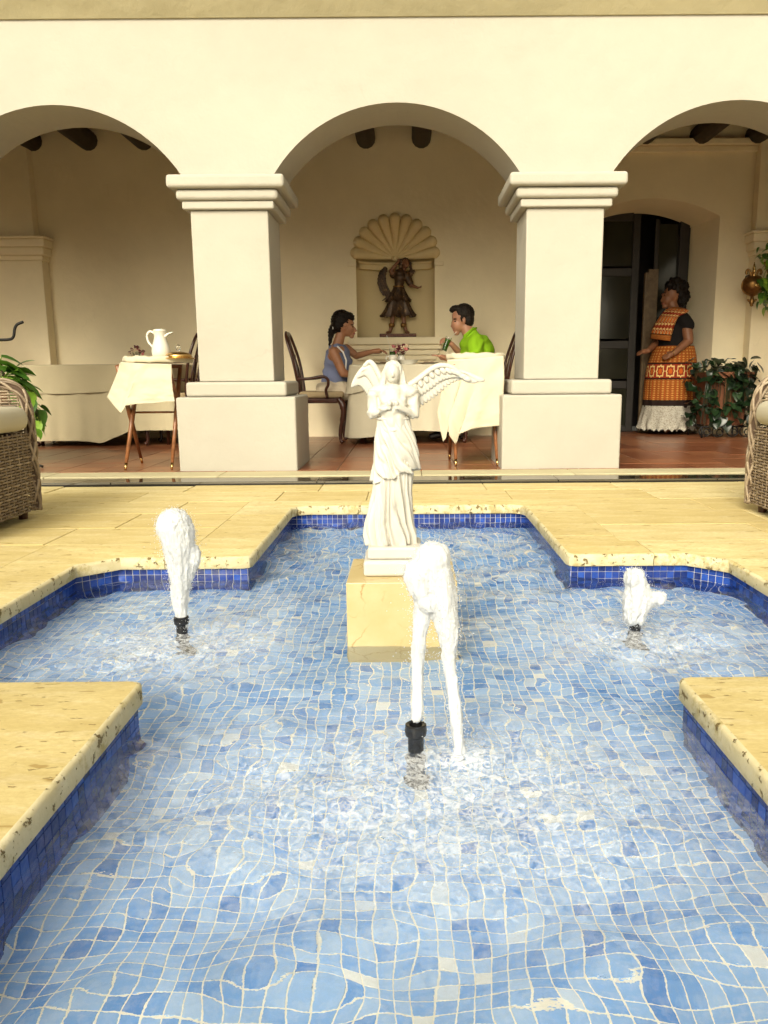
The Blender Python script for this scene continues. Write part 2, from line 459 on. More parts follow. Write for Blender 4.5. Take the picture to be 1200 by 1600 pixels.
class B:
    def __init__(s):
        s.v, s.f, s.uv = [], [], None
    def add(s, v, f):
        n = len(s.v)
        s.v += [tuple(p) for p in v]
        s.f += [tuple(i + n for i in q) for q in f]
        return s
    def box(s, x0, x1, y0, y1, z0, z1):
        return s.add([(x0, y0, z0), (x1, y0, z0), (x1, y1, z0), (x0, y1, z0), (x0, y0, z1), (x1, y0, z1), (x1, y1, z1), (x0, y1, z1)],
                     [(0, 3, 2, 1), (4, 5, 6, 7), (0, 1, 5, 4), (1, 2, 6, 5), (2, 3, 7, 6), (3, 0, 4, 7)])
    def bar(s, p, q, w, h, up=(0, 0, 1)):
        p, q = Vector(p), Vector(q)
        d = (q - p).normalized()
        a = d.cross(Vector(up)).normalized() * w / 2
        b = a.cross(d).normalized() * h / 2
        v = [p - a - b, p + a - b, p + a + b, p - a + b, q - a - b, q + a - b, q + a + b, q - a + b]
        return s.add(v, [(0, 1, 2, 3), (7, 6, 5, 4), (0, 4, 5, 1), (1, 5, 6, 2), (2, 6, 7, 3), (3, 7, 4, 0)])
    def rings(s, rs, close=True, cap=True):
        n = len(rs[0])
        v = [p for r in rs for p in r]
        f = []
        for i in range(len(rs) - 1):
            for j in range(n if close else n - 1):
                k = (j + 1) % n
                f.append((i * n + j, i * n + k, (i + 1) * n + k, (i + 1) * n + j))
        if cap and close:
            f.append(tuple(range(n - 1, -1, -1)))
            f.append(tuple((len(rs) - 1) * n + j for j in range(n)))
        return s.add(v, f)
    def tube(s, pts, r, n=8, cap=True, flat=1.0, twist=0):
        pts = [Vector(p) for p in pts]
        m = len(pts)
        if not hasattr(r, '__len__'): r = [r] * m
        T = []
        for i in range(m):
            d = pts[min(i + 1, m - 1)] - pts[max(i - 1, 0)]
            T.append(d.normalized() if d.length > 1e-9 else Vector((0, 0, 1)))
        up = Vector((0, 0, 1)) if abs(T[0].z) < 0.9 else Vector((1, 0, 0))
        a = T[0].cross(up).normalized()
        rs = []
        for i in range(m):
            a = (a - T[i] * a.dot(T[i])).normalized()
            b = T[i].cross(a)
            rs.append([pts[i] + (a * math.cos(2 * PI * j / n) + b * math.sin(2 * PI * j / n) * flat) * r[i] for j in range(n)])
        return s.rings(rs, True, cap)
    def lathe(s, prof, n=24, c=(0, 0, 0), cap=True):
        rs = [[(c[0] + r * math.cos(2 * PI * j / n), c[1] + r * math.sin(2 * PI * j / n), c[2] + z) for j in range(n)] for r, z in prof]
        return s.rings(rs, True, cap)
    def ell(s, c, r, rot=None, n=14, m=9):
        M = rot or Matrix.Identity(3)
        c = Vector(c)
        rs = []
        for i in range(m + 1):
            t = PI * (i + 0.001) / (m + 0.002)
            rs.append([c + M @ Vector((r[0] * math.sin(t) * math.cos(2 * PI * j / n), r[1] * math.sin(t) * math.sin(2 * PI * j / n), -r[2] * math.cos(t))) for j in range(n)])
        return s.rings(rs)
    def cap(s, p, q, r1, r2, n=12):
        """tapered limb with round ends"""
        p, q = Vector(p), Vector(q)
        d = (q - p)
        L = d.length
        d.normalize()
        pts, rr = [], []
        for t in (-90, -60, -30):
            pts.append(p + d * r1 * math.sin(R(t))); rr.append(max(1e-4, r1 * math.cos(R(t))))
        pts.append(p); rr.append(r1)
        pts.append(q); rr.append(r2)
        for t in (30, 60, 90):
            pts.append(q + d * r2 * math.sin(R(t))); rr.append(max(1e-4, r2 * math.cos(R(t))))
        return s.tube(pts, rr, n)
    def prism(s, poly, y0, y1, axis='y'):
        n = len(poly)
        if axis == 'y':
            v = [(x, y0, z) for x, z in poly] + [(x, y1, z) for x, z in poly]
        else:
            v = [(x, y, y0) for x, y in poly] + [(x, y, y1) for x, y in poly]
        f = [tuple(range(n - 1, -1, -1)), tuple(range(n, 2 * n))]
        for i in range(n):
            j = (i + 1) % n
            f.append((i, j, n + j, n + i))
        return s.add(v, f)
    def mesh(s, name, mat, smooth=False, bevel=0, seg=2, ang=None):
        me = bpy.data.meshes.new(name)
        me.from_pydata(s.v, [], s.f)
        bm = bmesh.new()
        bm.from_mesh(me)
        if s.uv:
            lay = bm.loops.layers.uv.new('UVMap')
            bm.verts.ensure_lookup_table()
            for fc in bm.faces:
                us = [s.uv[l.vert.index][0] for l in fc.loops]
                wrap = max(us) - min(us) > 0.5
                for l in fc.loops:
                    uu, vv = s.uv[l.vert.index]
                    if wrap and uu < 0.5: uu += 1
                    l[lay].uv = (uu, vv)
        bmesh.ops.recalc_face_normals(bm, faces=bm.faces)
        if bevel:
            bmesh.ops.bevel(bm, geom=list(bm.edges), offset=bevel, segments=seg, affect='EDGES', profile=0.5, clamp_overlap=True)
        bm.to_mesh(me)
        bm.free()
        me.materials.append(MATS[mat])
        if smooth:
            me.polygons.foreach_set('use_smooth', [True] * len(me.polygons))
            if ang:
                me.set_sharp_from_angle(angle=R(ang))
        me.update()
        return me
    def build(s, name, mat, parent=None, loc=(0, 0, 0), rot=(0, 0, 0), **kw):
        return link(name, s.mesh(name, mat, **kw), parent, loc, rot)

def blob(name, b, voxel, mat, parent=None, it=4, disp=None, fac=0.6):
    """fuses the closed shapes of b into one continuous skin"""
    me = b.mesh(name, mat)
    o = bpy.data.objects.new('tmp', me)
    C.objects.link(o)
    m = o.modifiers.new('r', 'REMESH'); m.mode = 'VOXEL'; m.voxel_size = voxel; m.adaptivity = 0
    if it:
        q = o.modifiers.new('s', 'SMOOTH'); q.iterations = it; q.factor = fac
    dg = bpy.context.evaluated_depsgraph_get()
    e = o.evaluated_get(dg)
    nm = bpy.data.meshes.new_from_object(e)
    bpy.data.objects.remove(o)
    if disp:
        nrm = [v.normal.copy() for v in nm.vertices]
        for v, n in zip(nm.vertices, nrm):
            v.co = v.co + n * disp(v.co, n)
    nm.name = name
    nm.materials.clear()
    nm.materials.append(MATS[mat])
    nm.polygons.foreach_set('use_smooth', [True] * len(nm.polygons))
    nm.update()
    return link(name, nm, parent)

def catmull(pts, k=6):
    P = [Vector(p) for p in pts]
    P = [P[0] * 2 - P[1]] + P + [P[-1] * 2 - P[-2]]
    out = []
    for i in range(1, len(P) - 2):
        for j in range(k):
            t = j / k
            a, b_, c, d = P[i - 1], P[i], P[i + 1], P[i + 2]
            out.append(0.5 * ((2 * b_) + (c - a) * t + (2 * a - 5 * b_ + 4 * c - d) * t * t + (3 * b_ - a - 3 * c + d) * t ** 3))
    out.append(P[-2])
    return out

# ------------------------------------------------------------ dimensions
ZD = -0.03          # paving
ZW = -0.135         # water
ZF = -0.275         # pool floor
YF = 5.75           # front of the arcade wall
YB = 6.25           # its back
YW = 8.85           # back wall
BAYS = [-4.86, -2.46, -0.0625, 2.335, 4.735]
PIL = [-3.66, -1.262, 1.137, 3.535]
XL, XR = -0.645, 0.65
AL, AR = -1.31, 1.262
Y0, Y1, Y2, Y3 = 0.55, 1.77, 3.05, 4.27

# ------------------------------------------------------------ ground and paving
bed = B()
cw = 0.02
for x0, x1, y0, y1 in ((-7, XL - cw - .03, -4.6, Y1 - cw - .03), (XR + cw + .03, 7, -4.6, Y1 - cw - .03), (XL - cw - .03, XR + cw + .03, -4.6, Y0 - cw - .03),
                       (-7, AL - cw - .03, Y1 - cw - .03, Y2 + cw + .03), (AR + cw + .03, 7, Y1 - cw - .03, Y2 + cw + .03),
                       (-7, XL - cw - .03, Y2 + cw + .03, 5.14), (XR + cw + .03, 7, Y2 + cw + .03, 5.14), (XL - cw - .03, XR + cw + .03, Y3 + cw + .03, 5.14)):
    bed.box(x0, x1, y0, y1, -0.5, ZD - 0.014)
deck = bed.build('courtyard_paving', 'grout_sand')
tag(deck, 'cream travertine slab paving of the courtyard around the pool', kind='structure')

def slab(x0, x1, y0, y1, parent, mat='paving_stone', z0=ZD - 0.05, z1=ZD, name='paving_slab', jit=True, bev=0.003):
    b = B().box(-(x1 - x0) / 2 + .0022, (x1 - x0) / 2 - .0022, -(y1 - y0) / 2 + .0022, (y1 - y0) / 2 - .0022, z0 - z1, 0)
    return b.build(name, mat, parent, ((x0 + x1) / 2, (y0 + y1) / 2, z1 + (rnd.uniform(-.0012, .0012) if jit else 0)), bevel=bev, seg=1)

def row(xa, xb, y0, y1, step=0.72):
    x = xa
    while x < xb - 1e-6:
        n = x + step * rnd.choice((0.75, 1.0, 1.2))
        if xb - n < 0.25: n = xb
        slab(x, n, y0, y1, deck)
        x = n
CO_L, CO_R = -0.93, 0.935
rows = [5.14, 4.84, 4.455, 4.07, 3.68, 3.31, 2.93, 2.55, 2.17, 1.83, 1.50, 1.13, 0.76, 0.38, 0.25]
COVER = (-2.33, -1.44, 4.80, 5.12)
for i in range(len(rows) - 1):
    y1, y0 = rows[i], rows[i + 1]
    if i == 0:
        row(-5.0, COVER[0], y0, y1); slab(COVER[0] + .008, COVER[1] - .008, y0 + .004, y1 - .012, deck, z1=ZD - .002); row(COVER[1], 5.0, y0, y1)
    elif y1 > 4.46:
        row(-5.0, 5.0, y0, y1)
    elif y1 > 3.32:
        row(-5.0, CO_L, y0, y1); row(CO_R, 5.0, y0, y1)
    elif y0 > 1.49:
        row(-5.0, -1.59, y0, y1); row(1.545, 5.0, y0, y1)
    else:
        row(-3.0, CO_L, y0, y1); row(CO_R, 3.0, y0, y1)
for y1 in (0.25, -0.15, -0.55):
    row(-2.0, 2.0, y1 - .4, y1)

# ------------------------------------------------------------ the pool
pool = empty('fountain_pool', (0, 2.4, ZF))
tag(pool, 'cross-shaped blue mosaic fountain pool with thick rounded travertine coping', 'pool')
def local(o):
    o.parent = pool
    o.location = Vector(o.location) - Vector((0, 2.4, ZF))
    return o
def coping(poly, edge_pts):
    """poly: plan outline; edge_pts: the corners that lie on the water side"""
    cx = sum(p[0] for p in poly) / len(poly); cy = sum(p[1] for p in poly) / len(poly)
    bm = bmesh.new()
    lo = [bm.verts.new((p[0] - cx, p[1] - cy, -.052)) for p in poly]
    hi = [bm.verts.new((p[0] - cx, p[1] - cy, 0)) for p in poly]
    n = len(poly)
    bm.faces.new(list(reversed(lo))); bm.faces.new(hi)
    be = []
    for i in range(n):
        j = (i + 1) % n
        f = bm.faces.new((lo[i], lo[j], hi[j], hi[i]))
        if poly[i] in edge_pts and poly[j] in edge_pts:
            f.material_index = 1
            be += [bm.edges.get((hi[i], hi[j])), bm.edges.get((lo[i], lo[j]))]
    bmesh.ops.recalc_face_normals(bm, faces=bm.faces)
    tops = [e for e in be if e.verts[0].co.z > -.01]
    bots = [e for e in be if e.verts[0].co.z < -.01]
    bmesh.ops.bevel(bm, geom=tops, offset=.012, segments=3, affect='EDGES', profile=.5, material=1)
    bots = [e for e in bots if e.is_valid]
    bmesh.ops.bevel(bm, geom=bots, offset=.007, segments=2, affect='EDGES', profile=.5, material=1)
    me = bpy.data.meshes.new('coping_stone')
    bm.to_mesh(me); bm.free()
    me.materials.append(MATS['coping_stone']); me.materials.append(MATS['coping_lip'])
    me.polygons.foreach_set('use_smooth', [True] * len(me.polygons)); me.set_sharp_from_angle(angle=R(40))
    local(link('coping_stone', me, None, (cx, cy, ZD + rnd.uniform(-.001, .001))))
g = .0012
def side(sx):
    """coping stones of one half; sx -1 left, +1 right"""
    x, a, c = (XL, AL, CO_L) if sx < 0 else (XR, AR, CO_R)
    s = sx
    o = a + s * .28
    m = x + s * .355
    def pc(pts, ed):
        pts = [(round(p[0], 5), round(p[1], 5)) for p in pts]
        ed = [(round(p[0], 5), round(p[1], 5)) for p in ed]
        if s > 0: pts = pts[::-1]
        coping(pts, ed)
    mx = s * 0.27
    e = [(mx, Y3), (x - s * .075, Y3), (x - s * .022, Y3 - .022), (x, Y3 - .075), (x, 4.0 + g)]
    pc([(c, 4.455 - g), (mx, 4.455 - g)] + e + [(c, 4.0 + g)], e)
    e = [(x, 4.0 - g), (x, 3.42 + g)]
    pc([(c, 4.0 - g)] + e + [(c, 3.42 + g)], e)
    e = [(x, 3.42 - g), (x, Y2 + .035), (x + s * .01, Y2 + .01), (x + s * .035, Y2), (m - s * g, Y2)]
    pc([(c, 3.42 - g)] + e + [(m - s * g, 3.31 - g), (c, 3.31 - g)], e)
    e = [(m + s * g, Y2), (a - s * .13, Y2), (a, Y2 - .12), (a, 2.55 + g)]
    pc([(m + s * g, 3.31 - g)] + e + [(o, 2.55 + g), (o, 3.31 - g)], e)
    e = [(a, 2.55 - g), (a, 2.15 + g)]
    pc(e + [(o, 2.15 + g), (o, 2.55 - g)], e)
    e = [(a, 2.15 - g), (a, Y1 + .12), (a - s * .13, Y1), (m + s * g, Y1)]
    pc(e + [(m + s * g, 1.5 + g), (o, 1.5 + g), (o, 2.15 - g)], e)
    e = [(m - s * g, Y1), (x + s * .03, Y1), (x + s * .008, Y1 - .008), (x, Y1 - .03), (x, .98 + g)]
    pc(e + [(c, .98 + g), (c, 1.5 + g), (m - s * g, 1.5 + g)], e)
    e = [(x, .98 - g), (x, Y0 + .075), (x - s * .022, Y0 + .022), (x - s * .075, Y0), (s * g, Y0)]
    pc(e + [(s * g, .27), (c, .27), (c, .98 - g)], e)
side(-1); side(1)
coping([(-.27 + g, 4.455 - g), (.27 - g, 4.455 - g), (.27 - g, Y3), (-.27 + g, Y3)][::-1], [(.27 - g, Y3), (-.27 + g, Y3)])

# pool shell: grout bed of floor and walls
d = cw
ring = [(XL - d, Y3 + d), (XR + d, Y3 + d), (XR + d, Y2 + d), (AR + d - .13, Y2 + d), (AR + d, Y2 + d - .12), (AR + d, Y1 - d + .12), (AR + d - .13, Y1 - d), (XR + d, Y1 - d),
        (XR + d, Y0 - d), (XL - d, Y0 - d), (XL - d, Y1 - d), (AL - d + .13, Y1 - d), (AL - d, Y1 - d + .12), (AL - d, Y2 + d - .12), (AL - d + .13, Y2 + d), (XL - d, Y2 + d)]
sh = B()
nr = len(ring)
sh.v = [(x, y - 2.4, z - ZF) for z in (ZD - .052, ZF - .0008) for x, y in ring]
sh.f = [(i, (i + 1) % nr, nr + (i + 1) % nr, nr + i) for i in range(nr)] + [tuple(range(nr, 2 * nr))]
o = sh.build('grout_bed', 'grout_cream', pool)
def inside(x, y, m=0.0):
    if XL - d + m < x < XR + d - m and Y0 - d + m < y < Y3 + d - m: return True
    if AL - d + m < x < AR + d - m and Y1 - d + m < y < Y2 + d - m:
        cx = min(x - (AL - d), (AR + d) - x); cy = min(y - (Y1 - d), (Y2 + d) - y)
        return cx + cy > .125 + m
    return False
PT = 0.031
tl = []
ny = int((Y3 - Y0 + 2 * d) / PT) + 1
nx = int((AR - AL + 2 * d) / PT) + 1
for j in range(ny):
    for i in range(nx):
        x = AL - d + (i + .5) * PT; y = Y0 - d + (j + .5) * PT
        if inside(x, y, -PT * .49): tl.append((x, y))
def visible_size(x, y, z):
    v = Vector((x, y, z)) - co.location
    q = co.matrix_world.to_3x3().transposed() @ v
    if q.z > -.1: return 0
    u, vv = q.x / -q.z * F + 638, 800 - q.y / -q.z * F
    return (1 / (-q.z)) if (-10 < u < 1210 and -10 < vv < 1610) else 0
tl.sort(key=lambda p: -visible_size(p[0], p[1], ZF))
hw = PT / 2 - .0015
tb = B().box(-hw, hw, -hw, hw, 0, .0028)
tb.f = tb.f[1:]
tm = tb.mesh('floor_tile', 'floor_mosaic')
for x, y in tl[:300]:
    link('floor_tile', tm, pool, (x, y - 2.4, -.0025 + rnd.uniform(0, .0006)), (rnd.uniform(-.01, .01), rnd.uniform(-.01, .01), rnd.uniform(-.02, .02)))
rest = B()
for x, y in tl[300:]:
    c_, s_ = math.cos(rnd.uniform(-.03, .03)), rnd.uniform(-.03, .03)
    z = rnd.uniform(-.0002, .0004)
    P4 = [(x + a * c_ - b_ * s_, y - 2.4 + a * s_ + b_ * c_) for a, b_ in ((-hw, -hw), (hw, -hw), (hw, hw), (-hw, hw))]
    rest.add([(p[0], p[1], -.0025) for p in P4] + [(p[0], p[1], z) for p in P4], [(4, 5, 6, 7), (0, 1, 5, 4), (1, 2, 6, 5), (2, 3, 7, 6), (3, 0, 4, 7)])
tag(rest.build('floor_mosaic', 'floor_mosaic', pool), kind='stuff')
# wall tiles
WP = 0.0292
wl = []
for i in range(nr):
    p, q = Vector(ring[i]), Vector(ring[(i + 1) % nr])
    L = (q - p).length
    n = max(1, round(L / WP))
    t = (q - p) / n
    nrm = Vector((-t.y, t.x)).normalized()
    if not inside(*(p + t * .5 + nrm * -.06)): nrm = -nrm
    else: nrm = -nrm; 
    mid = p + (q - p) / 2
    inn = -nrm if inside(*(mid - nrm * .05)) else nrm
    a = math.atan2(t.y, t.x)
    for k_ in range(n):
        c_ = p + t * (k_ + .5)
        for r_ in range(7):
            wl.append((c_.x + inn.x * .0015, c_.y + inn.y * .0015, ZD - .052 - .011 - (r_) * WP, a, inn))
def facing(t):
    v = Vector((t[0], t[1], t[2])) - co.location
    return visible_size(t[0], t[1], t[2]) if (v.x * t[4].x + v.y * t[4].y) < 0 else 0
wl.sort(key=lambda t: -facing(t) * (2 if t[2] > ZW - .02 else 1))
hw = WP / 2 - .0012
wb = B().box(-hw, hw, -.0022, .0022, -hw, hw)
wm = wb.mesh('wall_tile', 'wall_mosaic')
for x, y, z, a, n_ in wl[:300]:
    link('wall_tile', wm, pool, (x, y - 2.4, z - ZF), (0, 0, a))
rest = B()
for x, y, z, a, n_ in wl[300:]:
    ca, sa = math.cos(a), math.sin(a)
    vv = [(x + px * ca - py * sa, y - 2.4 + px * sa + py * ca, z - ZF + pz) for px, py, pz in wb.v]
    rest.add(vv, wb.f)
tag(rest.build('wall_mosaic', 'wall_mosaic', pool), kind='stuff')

# ------------------------------------------------------------ water surface
step = 0.011
xs = np.arange(AL - d, AR + d + step, step); ys = np.arange(Y0 - d, Y3 + d + step, step)
X, Y = np.meshgrid(xs, ys)
Z = np.zeros_like(X)
rs = np.random.RandomState(5)
dj = [np.hypot(X - jx, Y - jy) for jx, jy in JETS]
calm = 0.62 + 0.25 * np.sin(1.7 * X + 2.1 * Y)
for i in range(46):
    lam = 0.075 * (5.0 ** rs.rand())
    th = rs.rand() * 2 * PI
    kx, ky = math.cos(th) * 2 * PI / lam, math.sin(th) * 2 * PI / lam
    ph = rs.rand() * 2 * PI
    slope = 0.038 * (lam / .1) ** .15
    Z += slope * lam / (2 * PI) * np.sin(kx * X + ky * Y + ph + 0.8 * np.sin(3.1 * X + 2.3 * Y + i)) * calm
for n_, (dd, amp) in enumerate(zip(dj, (1.0, .9, .8, 1.2))):
    for lam in (.055, .085, .13):
        Z += amp * .055 * lam / (2 * PI) * np.sin(2 * PI * dd / lam + n_ * 1.7 + .7 * np.sin(5 * X + 4 * Y)) * np.exp(-dd / .45)
    Z += amp * .004 * np.exp(-(dd / .05) ** 2)
foam = np.zeros_like(X)
for (jx, jy), (rx, ry), amp in zip(((.06, 1.42), (-.74, 2.30), (.76, 2.30), (.12, 1.56)), ((.55, .36), (.36, .30), (.34, .28), (.12, .10)), (.80, .75, .70, 1.1)):
    foam = np.maximum(foam, amp * np.exp(-(((X - jx) / rx) ** 2 + ((Y - jy) / ry) ** 2)))
nzf = np.zeros_like(X)
it = np.nditer(X, flags=['multi_index'])
rough_ = foam > .12
idx = np.argwhere(rough_)
for a, b_ in idx:
    p = Vector((X[a, b_] * 26, Y[a, b_] * 26, 1.3))
    nzf[a, b_] = noise.noise(p) + .6 * noise.noise(p * 2.1)
Z += nzf * foam * .0042
vid = -np.ones(X.shape, int)
verts, fo = [], []
ins = np.vectorize(lambda x, y: inside(x, y, -.004))(X, Y)
for a, b_ in np.argwhere(ins):
    vid[a, b_] = len(verts)
    verts.append((X[a, b_], Y[a, b_], ZW + Z[a, b_])); fo.append(foam[a, b_])
fs = []
for a in range(X.shape[0] - 1):
    for b_ in range(X.shape[1] - 1):
        q = (vid[a, b_], vid[a, b_ + 1], vid[a + 1, b_ + 1], vid[a + 1, b_])
        if min(q) >= 0: fs.append(tuple(int(t) for t in q))
me = bpy.data.meshes.new('pool_water')
me.from_pydata(verts, [], fs)
me.materials.append(MATS['water'])
me.polygons.foreach_set('use_smooth', [True] * len(me.polygons))
at2 = me.attributes.new('foam', 'FLOAT', 'POINT')
at2.data.foreach_set('value', fo)
wt = link('pool_water', me)
tag(wt, 'rippling clear water filling the blue mosaic pool', kind='structure')

# ------------------------------------------------------------ channel and arcade floor
ch = B().box(-7, 7, 5.145, 5.383, -.5, -.020).build('polished_band', 'nozzle_black')
tag(ch, 'dark polished stone band along the foot of the arcade step', kind='structure')
for i_, (xa_, xb_) in enumerate(((-7, -4.2), (-4.2, -2.02), (-2.02, -.62), (-.62, 1.02), (1.02, 2.1), (2.1, 4.3), (4.3, 7))):
    slab(xa_, xb_, 5.145, 5.383, ch, 'channel_water', z0=-.03, z1=-.008, name='band_slab', bev=.003)
fl = B().box(-7, 7, 5.40, 9.6, -.5, -.012).build('arcade_floor', 'grout_dark')
tag(fl, 'polished terracotta tile floor of the arcade with a pale stone edge', kind='structure')
x = -7 + .3
while x < 7:
    n = x + rnd.uniform(.9, 1.5)
    slab(x, min(n, 7), 5.385, 5.66, fl, 'plaster_edge', z0=-.06, z1=0.0, name='edging_stone', bev=.004)
    x = n
for u0 in range(-17, 17):
    for v0 in range(0, 12):
        x0, y0 = u0 * .3 + .07, 5.665 + v0 * .3
        if y0 > 9.2: continue
        if abs(x0 + .15) > 4.9: continue
        slab(x0, x0 + .3, y0, y0 + .3, fl, 'terracotta_tile', z0=-.02, z1=0, name='floor_tile', bev=.002)

# ------------------------------------------------------------ the arcade
arc = empty('arcade', (0, YF, 0))
tag(arc, 'cream plastered arcade with three round arches on square pillars', 'building')
def A(o):
    o.parent = arc
    o.location = Vector(o.location) - Vector((0, YF, 0))
    return o
HW, ZS, RISE = .88, 2.085, .48
RAD = (HW * HW + RISE * RISE) / (2 * RISE)
poly = [(-7, ZS), (-7, 3.42), (7, 3.42), (7, ZS)]
for bx in reversed(BAYS):
    th = math.asin(HW / RAD)
    for i in range(33):
        a = th - 2 * th * i / 32
        poly.append((bx + RAD * math.sin(a), ZS + RISE - RAD + RAD * math.cos(a)))
A(B().prism(poly, YF, YB).build('arched_wall', 'plaster', bevel=0))
ev = B(); ev.add([(sx * 7, y_, z_) for sx in (-1, 1) for y_, z_ in ((5.752, 3.105), (5.735, 3.105), (5.55, 3.30), (5.55, 3.42), (5.752, 3.42))], [(0, 1, 2, 3, 4), (9, 8, 7, 6, 5)] + [(i, (i + 1) % 5, 5 + (i + 1) % 5, 5 + i) for i in range(5)])
A(ev.build('eave', 'plaster_edge'))
def pillar(px):
    root = B()
    root.box(px - .440, px + .440, YF - .075, YB + .14, -.02, .545)
    pl = A(root.build('pillar', 'plaster', bevel=.014, seg=3))
    def P_(b, name, bev):
        o = b.build(name, 'plaster', pl, bevel=bev, seg=4)
        o.location = (0, 0, 0)
        return o
    P_(B().box(px - .372, px + .372, YF - .04, YB + .105, .547, .655), 'torus', .022)
    P_(B().box(px - .277, px + .277, YF, YB, .657, 1.86), 'shaft', .010)
    P_(B().box(px - .325, px + .325, YF - .035, YB + .05, 1.862, 1.918), 'capital_fillet', .012)
    P_(B().box(px - .360, px + .360, YF - .065, YB + .10, 1.920, 1.992), 'capital_moulding', .026)
    P_(B().box(px - .412, px + .412, YF - .105, YB + .14, 1.994, 2.083), 'capital_slab', .024)
for px in PIL: pillar(px)
# ceiling and beams of the gallery
gal = empty('gallery', (0, 7.5, 3.3))
tag(gal, 'dark timber beamed gallery ceiling behind the arches', 'ceiling')
B().box(-7, 7, YB - 7.5, 9.8 - 7.5, .04, .12).build('ceiling_boards', 'ceiling_brick', gal)
for i in range(-8, 9):
    bx = -.43 + .6 * i
    B().tube([(bx, -1.3, -.09), (bx, 1.37, -.09)], .105, 14).build('ceiling_beam', 'beam_wood', gal, smooth=True)

# ------------------------------------------------------------ back wall
bw = empty('back_wall', (0, YW, 0))
tag(bw, 'shaded cream back wall of the gallery with shell niche and doorway', 'wall')
def W(o):
    o.parent = bw
    o.location = Vector(o.location) - Vector((0, YW, 0))
    return o
NX, NR, NZ0, NZS = -.124, .437, 1.115, 1.95
# outline with a niche and a door opening
DX0, DX1, DZ, DRISE = 1.95, 3.45, 2.385, .19
def arch_pts(cx, hw, zs, rise, n=24):
    r_ = (hw * hw + rise * rise) / (2 * rise)
    th = math.asin(min(1, hw / r_))
    if rise >= hw - 1e-6: th = PI / 2
    return [(cx + r_ * math.sin(th - 2 * th * i / n), zs + rise - r_ + r_ * math.cos(th - 2 * th * i / n)) for i in range(n + 1)]
split = 1.2
poly = [(-7, 0), (-7, 3.34), (NX, 3.34), (NX, NZS + NR)] + [(NX - NR * math.sin(PI / 2 * i / 16), NZS + NR * math.cos(PI / 2 * i / 16)) for i in range(1, 17)] + [(NX - NR, NZ0), (NX, NZ0), (NX, 0)]
W(B().prism(poly, YW, YW + .3).build('wall_panel', 'plaster_inner'))
poly = [(NX, 3.34), (7, 3.34), (7, 0), (DX1, 0)] + arch_pts((DX0 + DX1) / 2, (DX1 - DX0) / 2, DZ, DRISE) + [(DX0, 0), (NX, 0), (NX, NZ0), (NX + NR, NZ0)] + [(NX + NR * math.cos(PI / 2 * i / 16), NZS + NR * math.sin(PI / 2 * i / 16)) for i in range(0, 17)]
W(B().prism(poly, YW, YW + .3).build('wall_panel', 'plaster_inner'))
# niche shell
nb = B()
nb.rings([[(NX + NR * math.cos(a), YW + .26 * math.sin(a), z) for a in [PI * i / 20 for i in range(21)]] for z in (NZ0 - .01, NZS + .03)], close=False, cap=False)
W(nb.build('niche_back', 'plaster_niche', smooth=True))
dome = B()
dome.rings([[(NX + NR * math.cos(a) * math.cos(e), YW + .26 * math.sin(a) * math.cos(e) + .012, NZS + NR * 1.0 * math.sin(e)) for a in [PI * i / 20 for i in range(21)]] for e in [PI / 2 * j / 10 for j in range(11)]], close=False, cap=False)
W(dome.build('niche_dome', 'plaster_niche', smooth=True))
W(B().box(NX - NR - .0, NX + NR + .0, YW - .0, YW + .29, NZ0 - .06, NZ0).build('niche_floor', 'plaster_inner'))
bb = B()
bb.rings([[(NX + (NR + o_) * math.cos(a), YW - .01 + (.26 - .03 + o_) * math.sin(a) - (.02 if o_ else 0), z) for a in [PI * i / 20 for i in range(21)]] for o_, z in ((0, 1.86), (-.03, 1.865), (-.035, 1.915), (-.02, 1.93), (-.02, 1.945), (.0, 1.95))], close=False, cap=False)
W(bb.build('niche_band', 'plaster_niche', smooth=True, ang=40))
for sx in (-1, 1):
    W(B().box(NX + sx * (NR + .045) - .05, NX + sx * (NR + .045) + .05, YW - .035, YW, 1.885, 1.925).build('niche_ledge', 'plaster_inner', bevel=.004))
hub = Vector((NX, YW + .13, 1.985))
for i in range(11):
    a = R(6 + 168 * i / 10)
    rim = Vector((NX + (NR + .015) * math.cos(a), YW + .0, 1.985 + (NR - .02) * math.sin(a)))
    pts, rr = [], []
    for j in range(11):
        t = j / 10
        p = hub.lerp(rim, t)
        p.y = YW + .13 - .13 * t ** 1.6
        pts.append(p); rr.append(.010 + .055 * t)
    dirn = (pts[-1] - pts[-2]).normalized()
    for t in (35, 62, 85):
        pts.append(pts[10] + dirn * .058 * math.sin(R(t)) * .8); rr.append(.058 * math.cos(R(t)))
    W(B().tube(pts, rr, 12).build('shell_flute', 'plaster_niche', smooth=True))
W(B().ell(hub + Vector((0, -.01, .0)), (.045, .03, .03)).build('shell_hub', 'plaster_niche', smooth=True))
for z0, z1, ov, dp in ((1.03, 1.112, .10, .09), (.975, 1.027, .07, .065), (.915, .972, .045, .045), (.86, .912, .02, .03)):
    W(B().box(NX - NR - ov, NX + NR + ov, YW - dp, YW, z0, z1).build('niche_sill', 'plaster_inner', bevel=.012, seg=3))
